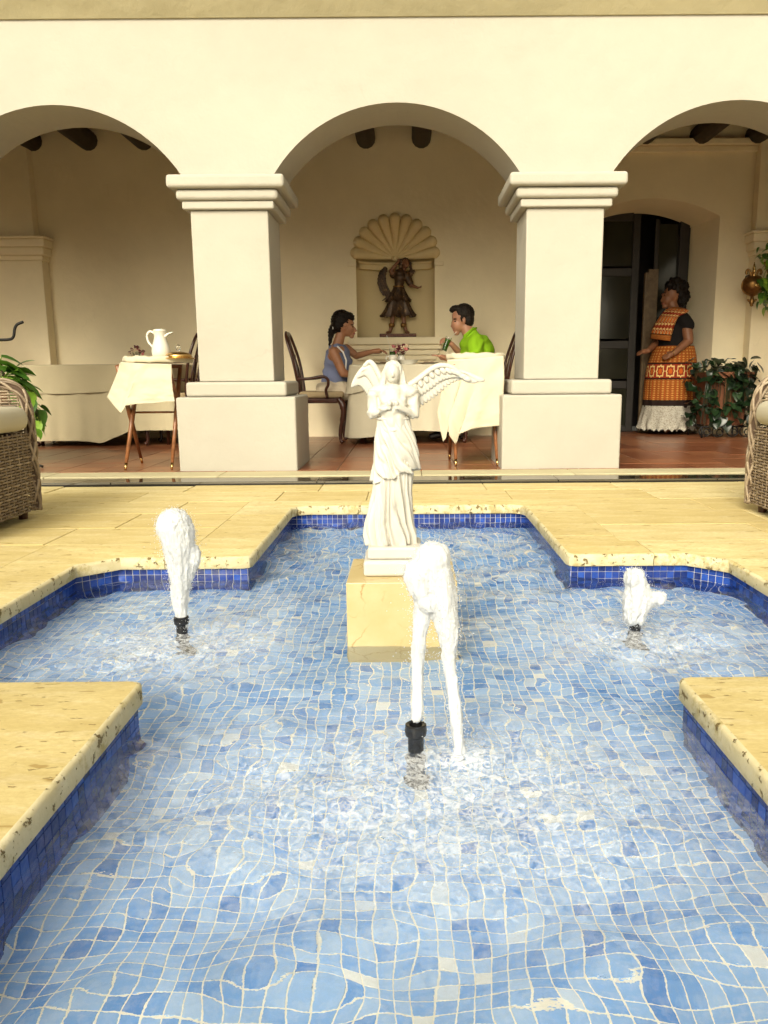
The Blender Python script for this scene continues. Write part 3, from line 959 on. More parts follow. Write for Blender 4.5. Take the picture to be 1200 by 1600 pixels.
# reveal of the door, pilasters, cornices
pf = arch_pts((DX0 + DX1) / 2, (DX1 - DX0) / 2, DZ, DRISE)
pb = arch_pts((DX0 + DX1) / 2 - .03, (DX1 - DX0) / 2 - .11, DZ - .03, DRISE * .85)
rv = B()
f_ = [(DX1, YW + .004, -.02)] + [(x, YW + .004, z) for x, z in pf] + [(DX0, YW + .004, -.02)]
b2 = [(DX1 - .14, YW + .5, -.02)] + [(x, YW + .5, z) for x, z in pb] + [(DX0 + .08, YW + .5, -.02)]
rv.rings([f_, b2], close=False, cap=False)
W(rv.build('door_reveal', 'plaster_inner'))
for x0, x1, s in ((-5.2, -3.97, 1), (3.80, 5.1, -1)):
    pz = B().box(x0, x1, YW - .16, YW - .001, 0, 1.95)
    pil = W(pz.build('pilaster', 'plaster_inner', bevel=.006))
    for za, zb, ov in ((1.952, 2.0, .02), (2.002, 2.085, .045), (2.087, 2.17, .065), (2.172, 2.2, .085)):
        B().box(x0 - ov, x1 + ov, YW - .16 - ov, YW - .001, za, zb).build('capital_moulding', 'plaster_inner', pil, bevel=.012, seg=3)
    xe = x1 - .08 if s > 0 else x0 - .0
    xo = x0 if s > 0 else x1
    B().box(min(xe, xo), max(xe, xo), YW - .12, YW - .001, 2.202, 3.34).build('upper_pier', 'plaster_inner', pil, bevel=.006)
for za, zb, dp, xr in ((3.04, 3.10, .05, 3.80), (3.102, 3.17, .09, 3.86)):
    W(B().box(1.6, xr, YW - dp, YW - .001, za, zb).build('cornice', 'plaster_inner', bevel=.012, seg=3))
# joints: covered junction box, its small plate and a round relief
W(B().box(*sorted((at(140, 0, YW).x, at(147.5, 0, YW).x)), YW - .008, YW, at(0, 309, YW).z, at(0, 289, YW).z).build('switch_plate', 'plaster_inner', bevel=.003))
W(B().box(*sorted((at(149, 0, YW).x, at(180, 0, YW).x)), YW - .006, YW, at(0, 318, YW).z, at(0, 285, YW).z).build('junction_cover', 'plaster_inner', bevel=.003))
p = at(97, 273, YW)
rl = B()
for r0 in (.11, .045):
    rl.tube([(p.x + r0 * math.cos(2 * PI * i / 32), YW, p.z + r0 * math.sin(2 * PI * i / 32)) for i in range(33)], .005, 6)
W(rl.build('plaster_rosette', 'plaster_inner', smooth=True))
# end walls of the gallery
for sx in (-1, 1):
    e = B().box(-.1, .1, -1.6, 1.6, 0, 3.34).build('end_wall', 'plaster_inner', None, (sx * 5.25, 7.9, 0))
    tag(e, 'plain shaded end wall closing the %s end of the gallery' % ('left' if sx < 0 else 'right'), 'wall')
# the other sides of the courtyard
for nm, (x0, x1, y0, y1, z1), lb in (('courtyard_wall', (-7, 7, -4.9, -4.6, 1.5), 'unseen cream courtyard wall facing the arcade, cut low to let light in'),  # out of view; height cut so low sky light reaches the gallery
                                     ('courtyard_wall', (-7.3, -7, -4.9, 5.7, 3.36), 'cream courtyard wall on the left of the pool'),
                                     ('courtyard_wall', (7, 7.3, -4.9, 5.7, 3.36), 'cream courtyard wall on the right of the pool')):
    o = B().box((x0 - x1) / 2, (x1 - x0) / 2, (y0 - y1) / 2, (y1 - y0) / 2, 0, z1 + .5).build(nm, 'plaster', None, ((x0 + x1) / 2, (y0 + y1) / 2, -.5))
    tag(o, lb, 'wall')
rf = B().box(-7.3, 7.3, 6.26, 10.4, 3.5, 3.7).build('gallery_roof', 'ceiling_brick')
tag(rf, 'flat roof slab over the gallery behind the arches', 'roof')
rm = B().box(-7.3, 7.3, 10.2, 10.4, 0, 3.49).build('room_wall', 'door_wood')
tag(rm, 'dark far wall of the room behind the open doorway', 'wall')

# door
dr = empty('panelled_door', (2.55, YW + .46, 0))
tag(dr, 'dark glazed double door standing half open in the arched doorway', 'door')
yd = YW + .46
def dpiece(name, x0, x1, z0, z1, mat, dy=0, th=.05, bev=.004):
    return B().box(x0 - 2.55, x1 - 2.55, dy, dy + th, z0, z1).build(name, mat, dr, bevel=bev)
def leaf(xa, xb, panes, z1=2.5):
    st = .085
    dpiece('stile', xa, xa + st, 0, z1, 'door_wood'); dpiece('stile', xb - st, xb, 0, z1, 'door_wood')
    zs = [0] + panes + [z1]
    for i, z in enumerate(zs):
        h = .09 if 0 < i < len(zs) - 1 else .14
        dpiece('rail', xa + st, xb - st, max(0, z - h / 2), z + h / 2, 'door_wood', .004, .042)
    for i in range(len(zs) - 1):
        dpiece('pane', xa + st, xb - st, zs[i] + .07, zs[i + 1] - .045, 'door_glass', .02, .008, 0)
leaf(2.02, 2.72, [.56, 1.03, 1.86])
dpiece('stile', 3.18, 3.29, 0, 2.42, 'door_wood')
dpiece('stile', 2.90, 2.95, 0, 2.45, 'door_wood', .03, .03)
dpiece('pane', 2.95, 3.18, .1, 2.4, 'door_glass', .05, .008, 0)
sc_ = empty('service_screen', (2.78, YW + .32, 0))
tag(sc_, 'tall narrow brown board with a pale front edge beside the standing woman', 'board')
B().box(-.035, .0, -.03, .02, 0, 1.83).build('board_edge', 'edge_wood', sc_, bevel=.004)
B().box(.002, .12, -.02, .012, 0, 1.87).build('board_panel', 'edge_wood', sc_, bevel=.003)

# ------------------------------------------------------------ marble block and statue
pd = B().box(-.171, .171, -.158, .158, -.345, 0)
pd_o = pd.build('plinth_block', 'marble_yellow', None, (-.022, 2.432, .071), bevel=.003)
tag(pd_o, 'yellow veined marble block standing in the water under the white statue', 'pedestal')
SZ = .071
stt = empty('angel_statue', (-.045, 2.435, SZ))
tag(stt, 'white marble winged figure in pleated robe on the yellow block', 'statue')
B().box(-.098, .098, -.095, .095, 0.001, .052).build('base', 'marble_white', stt, bevel=.010, seg=3)
B().box(-.085, .085, -.080, .080, .053, .092).build('base', 'marble_white', stt, bevel=.008, seg=3)
def prof(z, t):
    for (a, b_), (c, d_) in zip(t, t[1:]):
        if z <= c: return b_ + (d_ - b_) * (z - a) / (c - a)
    return t[-1][1]
def robe(z0, z1, wt, dt, xt, pleats, amp, tw, hem, n=168, m=70, seed=0):
    rs = []
    for i in range(m + 1):
        z = z0 + (z1 - z0) * i / m
        t = (z - z0) / (z1 - z0)
        ring_ = []
        for j in range(n):
            a = 2 * PI * j / n
            nn = noise.noise(Vector((math.cos(a) * 1.5 + seed, math.sin(a) * 1.5, z * 3)))
            ph = tw * t * 4 + nn * 2.6
            f = 1 - abs(math.sin(pleats * a / 2 + ph)) ** .7
            f2 = math.sin(pleats * 1.7 * a + ph * 2 + 5 * t)
            am = amp * prof(t, hem)
            r_ = 1 - am * f + am * .28 * f2
            zz = z + (1 - t) ** 3 * (.006 * math.sin(7 * a + seed) + .022 * math.sin(a + seed * 2.0) * (seed > 3))
            ring_.append((prof(z, xt) + prof(z, wt) * r_ * math.cos(a), prof(z, dt) * r_ * math.sin(a), zz))
        rs.append(ring_)
    b = B(); b.rings(rs)
    return b
r1 = robe(.088, .47, [(.088, .080), (.12, .084), (.17, .076), (.26, .062), (.33, .060), (.40, .064), (.47, .048)], [(.088, .064), (.2, .056), (.33, .048), (.47, .036)],
          [(.088, -.010), (.16, -.016), (.26, -.006), (.36, .006), (.47, -.001)], 13, .30, 1.7, [(0, 1.1), (.5, .8), (1, .3)], seed=1)
r1.build('robe_skirt', 'marble_white', stt, smooth=True)
r2 = robe(.31, .50, [(.31, .078), (.36, .073), (.42, .066), (.50, .048)], [(.31, .060), (.40, .052), (.50, .037)], [(.31, .004), (.38, .007), (.5, 0)], 11, .22, 2.6, [(0, 1.3), (.5, .9), (1, .5)], m=40, seed=4)
r2.build('robe_overfold', 'marble_white', stt, smooth=True)
b = B()
b.cap((0, 0, .46), (0, 0, .555), .043, .047); b.ell((0, 0, .545), (.052, .036, .05)); b.ell((-.022, -.026, .545), (.021, .018, .022)); b.ell((.022, -.026, .545), (.021, .018, .022))
for s_ in (-1, 1):
    b.cap((s_ * .035, 0, .582), (s_ * .060, .002, .57), .021, .022)
    b.cap((s_ * .060, .002, .57), (s_ * .066, -.006, .507), .018, .017)
    b.cap((s_ * .066, -.008, .505), (s_ * .018, -.050, .530), .012, .008)
    b.ell((s_ * .010, -.054, .536), (.008, .008, .014))
b.cap((0, .002, .585), (0, -.004, .61), .017, .014)
b.ell((0, -.006, .632), (.023, .027, .031)); b.ell((0, -.013, .618), (.017, .018, .017)); b.cap((0, -.032, .634), (0, -.0365, .625), .0035, .0045)
b.ell((0, .006, .640), (.027, .027, .028)); b.ell((0, .028, .628), (.017, .015, .017))
def tf(p, n_):
    z = p.z
    if z < .60: return .0022 * math.sin(p.x * 60 + z * 160 + 9 * noise.noise(p * 18)) * (1 if z < .585 else 0)
    return .0008 * math.sin(p.z * 900) if z > .645 else 0
vb = B()
vb.ell((0, .010, .640), (.0315, .030, .033)); vb.cap((0, .026, .635), (0, .030, .590), .027, .030)
for s_ in (-1, 1): vb.cap((s_ * .025, .006, .632), (s_ * .034, .008, .592), .011, .013)
blob('veil', vb, .003, 'marble_white', stt, 2, lambda p, n_: .0012 * math.sin(p.x * 380 + p.y * 300))
blob('upper_body', b, .0028, 'marble_white', stt, 2, tf)
B().tube([(.050 * math.cos(t), .036 * math.sin(t), .492) for t in [2 * PI * i / 24 for i in range(25)]], .0045, 6).build('girdle', 'marble_white', stt, smooth=True)
def wing(spine, feathers, yb):
    b = B()
    sp = catmull(spine, 6)
    b.tube(sp, [.012 - .006 * i / len(sp) for i in range(len(sp))], 10)
    for (px, pz, ang, L, wd, ly) in feathers:
        c, s_ = math.cos(R(ang)), math.sin(R(ang))
        M = Matrix(((c, 0, -s_), (0, 1, 0), (s_, 0, c)))
        b.ell((px + c * L * .5, yb + ly, pz + s_ * L * .5), (L * .55, .0042, wd), M, 14, 7)
    return b
fe = []
rw = catmull([(.035, .585), (.085, .615), (.135, .648), (.185, .645), (.225, .618)], 6)
for i, p in enumerate(rw):
    t = i / (len(rw) - 1)
    fe.append((p.x, p.y, -70 + 62 * t, .075 - .01 * t, .010, .010))
    fe.append((p.x - .004, p.y - .004, -78 + 66 * t, .045, .009, .003))
    if i % 2 == 0: fe.append((p.x - .004, p.y - .001, -85 + 68 * t, .026, .008, -.004))
wing([(.02, .02, .575), (.07, .018, .607), (.135, .015, .652), (.185, .017, .650), (.228, .022, .619)], fe, .018).build('wing', 'marble_white', stt, smooth=True)
fe = []
lw = catmull([(-.03, .590), (-.048, .630), (-.070, .662), (-.092, .655)], 6)
for i, p in enumerate(lw):
    t = i / (len(lw) - 1)
    fe.append((p.x, p.y, -112 - 10 * t, .075, .009, .010))
    fe.append((p.x + .003, p.y, -112 - 12 * t, .042, .008, .003))
wing([(-.02, .02, .575), (-.045, .02, .63), (-.070, .02, .668), (-.092, .024, .655)], fe, .02).build('wing', 'marble_white', stt, smooth=True)

# ------------------------------------------------------------ fountain nozzles and jets
def nozzle(x, y, lean, label, z1=-.055):
    t = empty('fountain_nozzle', (x, y, ZF), label=label, cat='nozzle', group='black nozzles standing in the pool')
    h = z1 - ZF
    B().lathe([(.030, 0.001), (.030, .02), (.019, .025), (.018, h * .45), (.021, h * .5), (.021, h * .56), (.017, h * .58), (.018, h * .86)], 20).build('stem', 'nozzle_black', t, smooth=True, ang=35)
    B().lathe([(.018, h * .86), (.0235, h * .88), (.025, h * .93), (.0235, h * .99), (.020, h), (.015, h - .002), (.013, h - .015)], 20).build('collar', 'nozzle_black', t, smooth=True, ang=35)
    t.rotation_euler = lean
    return t
nozzle(.013, 1.587, (0, 0, 0), 'black nozzle in the middle of the near pool under the tall split jet', -.062)
nozzle(-.743, 2.397, (0, 0, 0), 'black nozzle at the left under the tall bushy jet', -.070)
nozzle(.739, 2.396, (0, 0, 0), 'black nozzle at the right almost drowned under the short jet', -.080)
def jet(paths, label, seed, drops, noise_amp=.006, voxel=.0038, fuzz=None):
    b = B()
    for pts, rr in paths:
        cp = catmull(pts, 5)
        m = len(cp)
        r_ = [rr[min(len(rr) - 2, int(i / (m - 1) * (len(rr) - 1)))] * (1 - (i / (m - 1) * (len(rr) - 1)) % 1) + rr[min(len(rr) - 1, int(i / (m - 1) * (len(rr) - 1)) + 1)] * ((i / (m - 1) * (len(rr) - 1)) % 1) for i in range(m)]
        b.tube(cp, r_, 14)
        b.ell(cp[-1], (r_[-1], r_[-1], r_[-1])); b.ell(cp[0], (r_[0], r_[0], r_[0] * .6))
    def dsp(p, n_):
        q = Vector((p.x * 70 + seed, p.y * 70, p.z * 11))
        q2 = Vector((p.x * 210, p.y * 210 + seed, p.z * 26))
        q3 = Vector((p.x * 480, p.y * 480 + seed, p.z * 110))
        return noise_amp * (.8 * noise.noise(q) + .7 * noise.noise(q2) + .45 * noise.noise(q3))
    o = blob('water_jet', b, voxel, 'jet_water', None, 3, dsp)
    # droplets thrown off the surface
    me = o.data
    ico = [Vector(v).normalized() for v in ((0, 0, 1), (1, 0, 0), (0, 1, 0), (-1, 0, 0), (0, -1, 0), (0, 0, -1))]
    icf = [(0, 1, 2), (0, 2, 3), (0, 3, 4), (0, 4, 1), (5, 2, 1), (5, 3, 2), (5, 4, 3), (5, 1, 4)]
    db = B()
    vs_ = me.vertices
    for k_ in range(drops):
        v = vs_[rnd.randrange(len(vs_))]
        if v.co.z < ZW + .01 and fuzz is None: continue
        if fuzz and rnd.random() > fuzz(v.co): continue
        off = abs(rnd.gauss(0, .0045)) if rnd.random() < .82 else abs(rnd.gauss(0, .020))
        c = v.co + v.normal * off + Vector((rnd.gauss(0, .002), rnd.gauss(0, .002), rnd.gauss(0, .003) - off * .4))
        r_ = rnd.uniform(.0006, .0017)
        db.add([c + q * r_ for q in ico], icf)
    d_ = db.build('droplets', 'jet_water', o, smooth=True)
    d_['kind'] = 'stuff'
    tag(o, label, 'water jet', 'white water jets of the fountain')
    return o
def pp(L, y):
    return [tuple(at(u, v, yy)) for (u, v), yy in zip(L, y)]
yy = 1.587
jet([(pp([(651, 1122), (653, 1060), (655, 1000), (660, 950), (664, 905), (672, 880), (678, 872)], [yy] * 7), [.0125, .0135, .0155, .0190, .028, .036, .034]),
     (pp([(670, 865), (680, 890), (690, 935), (700, 985), (702, 1030), (709, 1090), (718, 1172), (719, 1190)], [yy] * 5 + [yy - .005] * 3), [.030, .034, .034, .0240, .0150, .0135, .0135, .015]),
     (pp([(655, 880), (650, 895), (657, 920), (668, 940)], [yy - .01] * 4), [.020, .028, .026, .018])],
    'tall white jet in front of the statue falling back in a second stream', 3, 3000, .0048)
yy = 2.397
jet([(pp([(285, 985), (284, 950), (283, 915), (281, 880), (279, 850), (275, 828), (272, 822)], [yy] * 7), [.0150, .0175, .0280, .040, .052, .056, .038]),
     (pp([(298, 850), (303, 868), (297, 890), (290, 915)], [yy] * 4), [.014, .022, .018, .014]),
     (pp([(272, 915), (272, 940), (277, 960)], [yy] * 3), [.012, .010, .008])],
    'tall bushy white jet rising at the left of the pool', 9, 3600, .006)
yy = 2.396
jet([(pp([(991, 966), (993, 952), (996, 935), (995, 915), (991, 904)], [yy] * 5), [.034, .040, .042, .034, .020]),
     (pp([(998, 936), (1015, 938), (1029, 934)], [yy] * 3), [.034, .024, .012])],
    'short stubby white jet bubbling at the right of the pool', 14, 2200, .010)

# ------------------------------------------------------------ wicker armchairs
def wicker_path():
    """plan of the back and arms, opening towards +x; depth .70, width .74"""
    pts = []
    for x_ in np.linspace(0, -.42, 11): pts.append((x_, .37))
    for i in range(1, 10):
        a = R(90 + 9 * i); pts.append((-.42 + .27 * math.cos(a), .10 + .27 * math.sin(a)))
    for y_ in np.linspace(.10, -.10, 6): pts.append((-.69, y_))
    for i in range(1, 10):
        a = R(180 + 9 * i); pts.append((-.42 + .27 * math.cos(a), -.10 + .27 * math.sin(a)))
    for x_ in np.linspace(-.42, 0, 11): pts.append((x_, -.37))
    return [Vector((p[0], p[1], 0)) for p in pts]
def resample(pts, stp):
    L = [0]
    for a, b_ in zip(pts, pts[1:]): L.append(L[-1] + (b_ - a).length)
    n = int(L[-1] / stp)
    out = []
    k_ = 0
    for i in range(n + 1):
        s_ = L[-1] * i / n
        while k_ < len(L) - 2 and L[k_ + 1] < s_: k_ += 1
        t = (s_ - L[k_]) / max(1e-9, L[k_ + 1] - L[k_])
        out.append(pts[k_].lerp(pts[k_ + 1], t))
    return out
def weave(b, path, z0, z1, pitch=.0145, stake=.044, r=.0058, trim=None):
    P_ = resample(path, stake / 2)
    n = len(P_)
    nr_ = []
    for i in range(n):
        d_ = (P_[min(i + 1, n - 1)] - P_[max(i - 1, 0)]).normalized()
        nr_.append(Vector((d_.y, -d_.x, 0)))
    k_ = 0
    z = z0
    while z < z1:
        pts = []
        for i in range(n):
            if trim and z > trim(P_[i]): 
                if len(pts) > 1: b.tube(pts, r, 5, cap=False)
                pts = []
                continue
            off = .006 * math.cos(PI * (i / 2 + k_)) if i % 2 == 0 else 0
            pts.append(P_[i] + nr_[i] * off + Vector((0, 0, z + rnd.uniform(-.001, .001))))
        if len(pts) > 1: b.tube(pts, r, 5, cap=False)
        z += pitch; k_ += 1
    for i in range(0, n, 2):
        zz = min(z1, trim(P_[i])) if trim else z1
        b.tube([P_[i] + Vector((0, 0, z0)), P_[i] + Vector((0, 0, zz))], .0045, 5, cap=False)
def make_wicker(label):
    t = empty('wicker_armchair', label=label, cat='armchair', group='woven rattan armchairs beside the pool')
    top = lambda p: .70 - max(0, .10 - (-p.x)) ** 2 * 9
    b = B(); weave(b, wicker_path(), .05, .70, trim=top)
    b.build('woven_shell', 'rattan', t, smooth=True)
    fp = [Vector((0.004, y_, 0)) for y_ in np.linspace(-.36, .36, 20)]
    b = B(); weave(b, fp, .05, .455)
    b.build('woven_front', 'rattan', t, smooth=True)
    b = B(); b.box(-.66, -.012, -.352, .352, .045, .45)
    b.build('dark_backing', 'rattan_gap_fill', t, bevel=.06, seg=3)  # dark box added behind the weave so its gaps look shaded
    line = [Vector((0, .37, .04)), Vector((.006, .37, .25)), Vector((.006, .368, .45)), Vector((0, .368, .58)), Vector((-.03, .366, .66)), Vector((-.10, .366, .70))]
    line += [p + Vector((0, 0, .705)) for p in wicker_path()[4:-4]]
    line += [Vector((p.x, -p.y, p.z)) for p in line[:6]][::-1]
    L = resample(catmull(line, 4), .012)
    b = B()
    n = len(L)
    for k_ in range(7):
        pts = []
        for i in range(n):
            d_ = (L[min(i + 1, n - 1)] - L[max(i - 1, 0)]).normalized()
            a = d_.cross(Vector((0, 1, 0.01)) if abs(d_.y) < .9 else Vector((1, 0, 0))).normalized(); c = d_.cross(a)
            ph = 2 * PI * k_ / 7 + (1 if k_ % 2 else -1) * i * .012 / .16 * 2 * PI * .35
            pts.append(L[i] + (a * math.cos(ph) + c * math.sin(ph)) * .021)
        b.tube(pts, .0075, 6)
    b.build('braided_rim', 'rattan', t, smooth=True)
    b = B(); b.tube([p for p in L], .017, 6); b.build('rim_core', 'rattan_gap_fill', t)
    c = B(); c.box(-.62, .035, -.335, .335, .46, .585)
    o = c.build('seat_cushion', 'cushion_cream', t, bevel=.055, seg=5, smooth=True)
    for x_ in (-.05, -.6):
        for y_ in (-.32, .32):
            B().lathe([(.022, 0), (.026, .05)], 12, (x_, y_, 0)).build('leg', 'mahogany', t, smooth=True, ang=40)
    return t
wk = make_wicker('rattan armchair at the left edge in front of the leafy plant stand')
wk.location = (-1.965, 3.62, ZD)
wk2 = copy_tree(wk)
wk2.location = (1.822, 3.66, ZD); wk2.rotation_euler.z = PI
wk2['label'] = 'rattan armchair at the right edge below the hanging brass planter'

# ------------------------------------------------------------ dining chairs
def make_chair(label):
    t = empty('dining_chair', label=label, cat='chair', group='carved mahogany dining chairs at the tables')
    m = 'mahogany'
    for s_ in (-1, 1):
        b = B(); b.tube(catmull([(.19, s_ * .22, .46), (.23, s_ * .24, .40), (.235, s_ * .245, .30), (.205, s_ * .23, .16), (.20, s_ * .225, .05), (.225, s_ * .235, .012)], 5), [.034] * 3 + [.036] * 5 + [.028] * 5 + [.020] * 6 + [.017] * 4 + [.026] * 3, 10)
        b.build('leg', m, t, smooth=True)
        b = B(); b.tube(catmull([(-.20, s_ * .20, .46), (-.205, s_ * .20, .25), (-.25, s_ * .205, .005)], 5), .021, 8); b.build('leg', m, t, smooth=True)
        b = B(); b.tube(catmull([(-.21, s_ * .20, .45), (-.225, s_ * .215, .62), (-.265, s_ * .235, .85), (-.325, s_ * .20, 1.05), (-.345, s_ * .10, 1.125), (-.345, 0, 1.105)], 6), .021, 8, flat=.75); b.build('back_stile', m, t, smooth=True)
        b = B(); b.tube(catmull([(-.225, s_ * .22, .66), (-.10, s_ * .25, .665), (.03, s_ * .275, .685), (.085, s_ * .275, .66), (.09, s_ * .265, .60), (.065, s_ * .25, .55), (.075, s_ * .245, .47)], 6), .019, 8, flat=.8); b.build('armrest', m, t, smooth=True)
    b = B()
    for s_ in (-1, 1):
        b.tube(catmull([(-.215, s_ * .035, .50), (-.24, s_ * .06, .70), (-.28, s_ * .03, .88), (-.33, s_ * .055, 1.03), (-.345, s_ * .03, 1.10)], 5), .017, 8, flat=.6)
    b.tube([(-.225, 0, .56), (-.28, 0, .86)], .014, 8); b.ell((-.282, 0, .88), (.016, .055, .04)); b.ell((-.348, 0, 1.115), (.02, .06, .028))
    b.build('back_splat', m, t, smooth=True)
    B().box(-.22, .235, -.235, .235, .415, .465).build('seat_rail', m, t, bevel=.012)
    B().box(-.215, .245, -.24, .24, .467, .535).build('seat_pad', 'seat_fabric', t, bevel=.028, seg=4, smooth=True)
    return t
CZ = 1.0
c1 = make_chair('dark carved armchair that the woman in the blue top sits on')
c1.location = (-.895, 8.15, 0)
def chair_at(x, y, rz, lb):
    c = copy_tree(c1); c.location = (x, y, 0); c.rotation_euler.z = rz; c['label'] = lb
chair_at(.80, 8.15, PI, 'dark carved armchair behind the man in the lime shirt')
chair_at(-2.47, 8.1, PI, 'dark chair half hidden by the left pillar at the empty table')
chair_at(-4.02, 8.05, .1, 'dark chair at the far left end of the empty table')

# ------------------------------------------------------------ tables and cloths
def clothbox(w, d, ztop, hem, flare=.05, fold=.012, seed=0, nseg=220, m=22):
    """a cloth lying on a table of w x d; hem(s, x, y) gives the height of its edge"""
    per = []
    r_ = .03
    def arc(cx, cy, a0):
        for i in range(7): per.append((cx + r_ * math.cos(R(a0 + 15 * i)), cy + r_ * math.sin(R(a0 + 15 * i)), R(a0 + 15 * i)))
    def edge(p, q, a, n):
        for i in range(1, n): per.append((p[0] + (q[0] - p[0]) * i / n, p[1] + (q[1] - p[1]) * i / n, R(a)))
    W_, D_ = w / 2 - r_, d / 2 - r_
    arc(W_, D_, 0); edge((W_, D_ + r_), (-W_, D_ + r_), 90, 60)
    arc(-W_, D_, 90); edge((-W_ - r_, D_), (-W_ - r_, -D_), 180, 34)
    arc(-W_, -D_, 180); edge((-W_, -D_ - r_), (W_, -D_ - r_), 270, 60)
    arc(W_, -D_, 270); edge((W_ + r_, -D_), (W_ + r_, D_), 0, 34)
    rs = [[(0.97 * x_, .97 * y_, ztop) for x_, y_, a in per], [(x_ * .995, y_ * .995, ztop) for x_, y_, a in per]]
    for i in range(1, m + 1):
        t = i / m
        rg = []
        for x_, y_, a in per:
            zz = ztop - (ztop - hem(x_, y_)) * t
            ff = fold * t * (math.sin(x_ * 19 + y_ * 23 + seed) + .6 * math.sin(x_ * 41 - y_ * 37 + seed * 2) + .8 * noise.noise(Vector((x_ * 5, y_ * 5, t * 1.5 + seed))))
            o_ = .006 + flare * t + ff + .002 * noise.noise(Vector((x_ * 14, y_ * 14, zz * 14)))
            rg.append((x_ + math.cos(a) * o_, y_ + math.sin(a) * o_, zz))
        rs.append(rg)
    b = B(); b.rings(rs, True, False)
    n = len(per)
    b.f.append(tuple(range(n)))
    return b
def table(x, y, w, d, zt, hem, rz, lb, lb1, lb2, mat, cross):
    t = empty('dining_table', (x, y, 0), rz, label=lb, cat='table')
    B().box(-w / 2 + .01, w / 2 - .01, -d / 2 + .01, d / 2 - .01, zt - .035, zt - .008).build('tabletop', 'mahogany', t, bevel=.004)
    for sx in (-1, 1):
        for sy in (-1, 1):
            B().tube([(sx * (w / 2 - .10), sy * (d / 2 - .1), 0), (sx * (w / 2 - .08), sy * (d / 2 - .08), zt - .035)], [.018, .03], 8).build('leg', 'mahogany', t, smooth=True)
    o = clothbox(w, d, zt - .004, hem, seed=x * 3).build('tablecloth', mat, None, (x, y, 0), (0, 0, rz), smooth=True)
    tag(o, lb1, 'tablecloth')
    o = clothbox(w + .012, d + .012, zt, cross, .035, .006, seed=x * 5 + 2).build('table_topper', mat, None, (x, y, 0), (0, 0, rz), smooth=True)
    tag(o, lb2, 'tablecloth')
    return t
T1 = (-.04, 8.2)
table(T1[0], T1[1], 1.06, .84, .80, lambda x, y: .115 + .05 * x + .02 * math.sin(x * 6 + 1), 0,
      'dining table between the woman and the man under a cream cloth', 'long cream cloth hanging nearly to the tiles under the eating couple', 'short square cream cloth laid over the long one on the couple table', 'linen_cream',
      lambda x, y: .565 - .06 * max(0, 1 - abs(x + .53) * 5) + .01 * math.sin(x * 7))
table(-3.13, 8.25, 1.50, .82, .822, lambda x, y: .06 + .10 * max(0, min(1, (x - .0) * 3)) - .03 * max(0, 1 - abs(x - .05) * 4), 0,
      'empty dining table with draped cloth left of the pillar', 'long beige cloth reaching nearly to the floor on the empty table', 'short beige cloth laid over the long one on the empty table', 'linen_beige',
      lambda x, y: .545 + .012 * math.sin(x * 4))

# tray stands
def stand(x, y, ztop, w, lb, rz=0):
    t = empty('tray_stand', (x, y, 0), rz, label=lb, cat='folding stand', group='wooden folding stands under the trays')
    for sx in (-1, 1):
        for s_ in (-1, 1):
            k_ = w / 2 - (.025 if s_ > 0 else 0)
            f0, f1 = Vector((sx * k_, -s_ * .20, .05)), Vector((sx * (k_ - .012), s_ * .20, ztop - .02))
            d_ = (f1 - f0).normalized()
            B().tube([f0, f0.lerp(f1, .5), f1], [.0125, .019, .017], 10).build('leg', 'tray_wood', t, smooth=True)
            B().tube([f0 - d_ * .052, f0], [.009, .0125], 10).build('brass_foot', 'brass', t, smooth=True)
    for s_ in (-1, 1):
        B().tube([(-w / 2 + .02, s_ * .19, ztop - .025), (w / 2 - .02, s_ * .19, ztop - .025)], .014, 8).build('top_rail', 'tray_wood', t, smooth=True)
    B().tube([(-w / 2 + .01, 0.02, ztop * .53), (w / 2 - .01, 0.02, ztop * .53)], .008, 8).build('cross_rail', 'tray_wood', t, smooth=True)
    return t
stand(-1.965, 5.99, .80, .40, 'brown folding stand with brass feet under the jug tray')
stand(.53, 6.10, .80, .37, 'brown folding stand with brass feet under the empty cloth-covered tray')
def tray(x, y, z, w, d, lb, th=.050):
    t = empty('serving_tray', (x, y, z), label=lb, cat='tray')
    b = B()
    n = 48
    rs = []
    for f_, zz in ((.90, .002), (.985, .004), (1.0, .018), (1.0, .030), (.975, th), (.93, .030), (.5, .026), (.01, .026)):
        rs.append([(w / 2 * f_ * math.cos(2 * PI * i / n) + .003 * math.sin(i * 1.9) * (f_ > .9), d / 2 * f_ * math.sin(2 * PI * i / n), zz + (.004 * math.sin(i * 1.3 + 2) + .003 * math.sin(i * 2.9)) * (.9 < f_)) for i in range(n)])
    b.rings(rs)
    b.build('cloth_wrap', 'linen_cream', t, smooth=True)
    B().box(-w * .3, w * .3, -d * .3, d * .3, .0, .006).build('tray_board', 'tray_wood', t)
    return t
tray(-1.912, 5.99, .800, .525, .42, 'oval cloth-wrapped tray carrying the jug and the domed dish')
tray(.532, 6.10, .808, .46, .40, 'oval cloth-wrapped tray standing empty behind the statue')
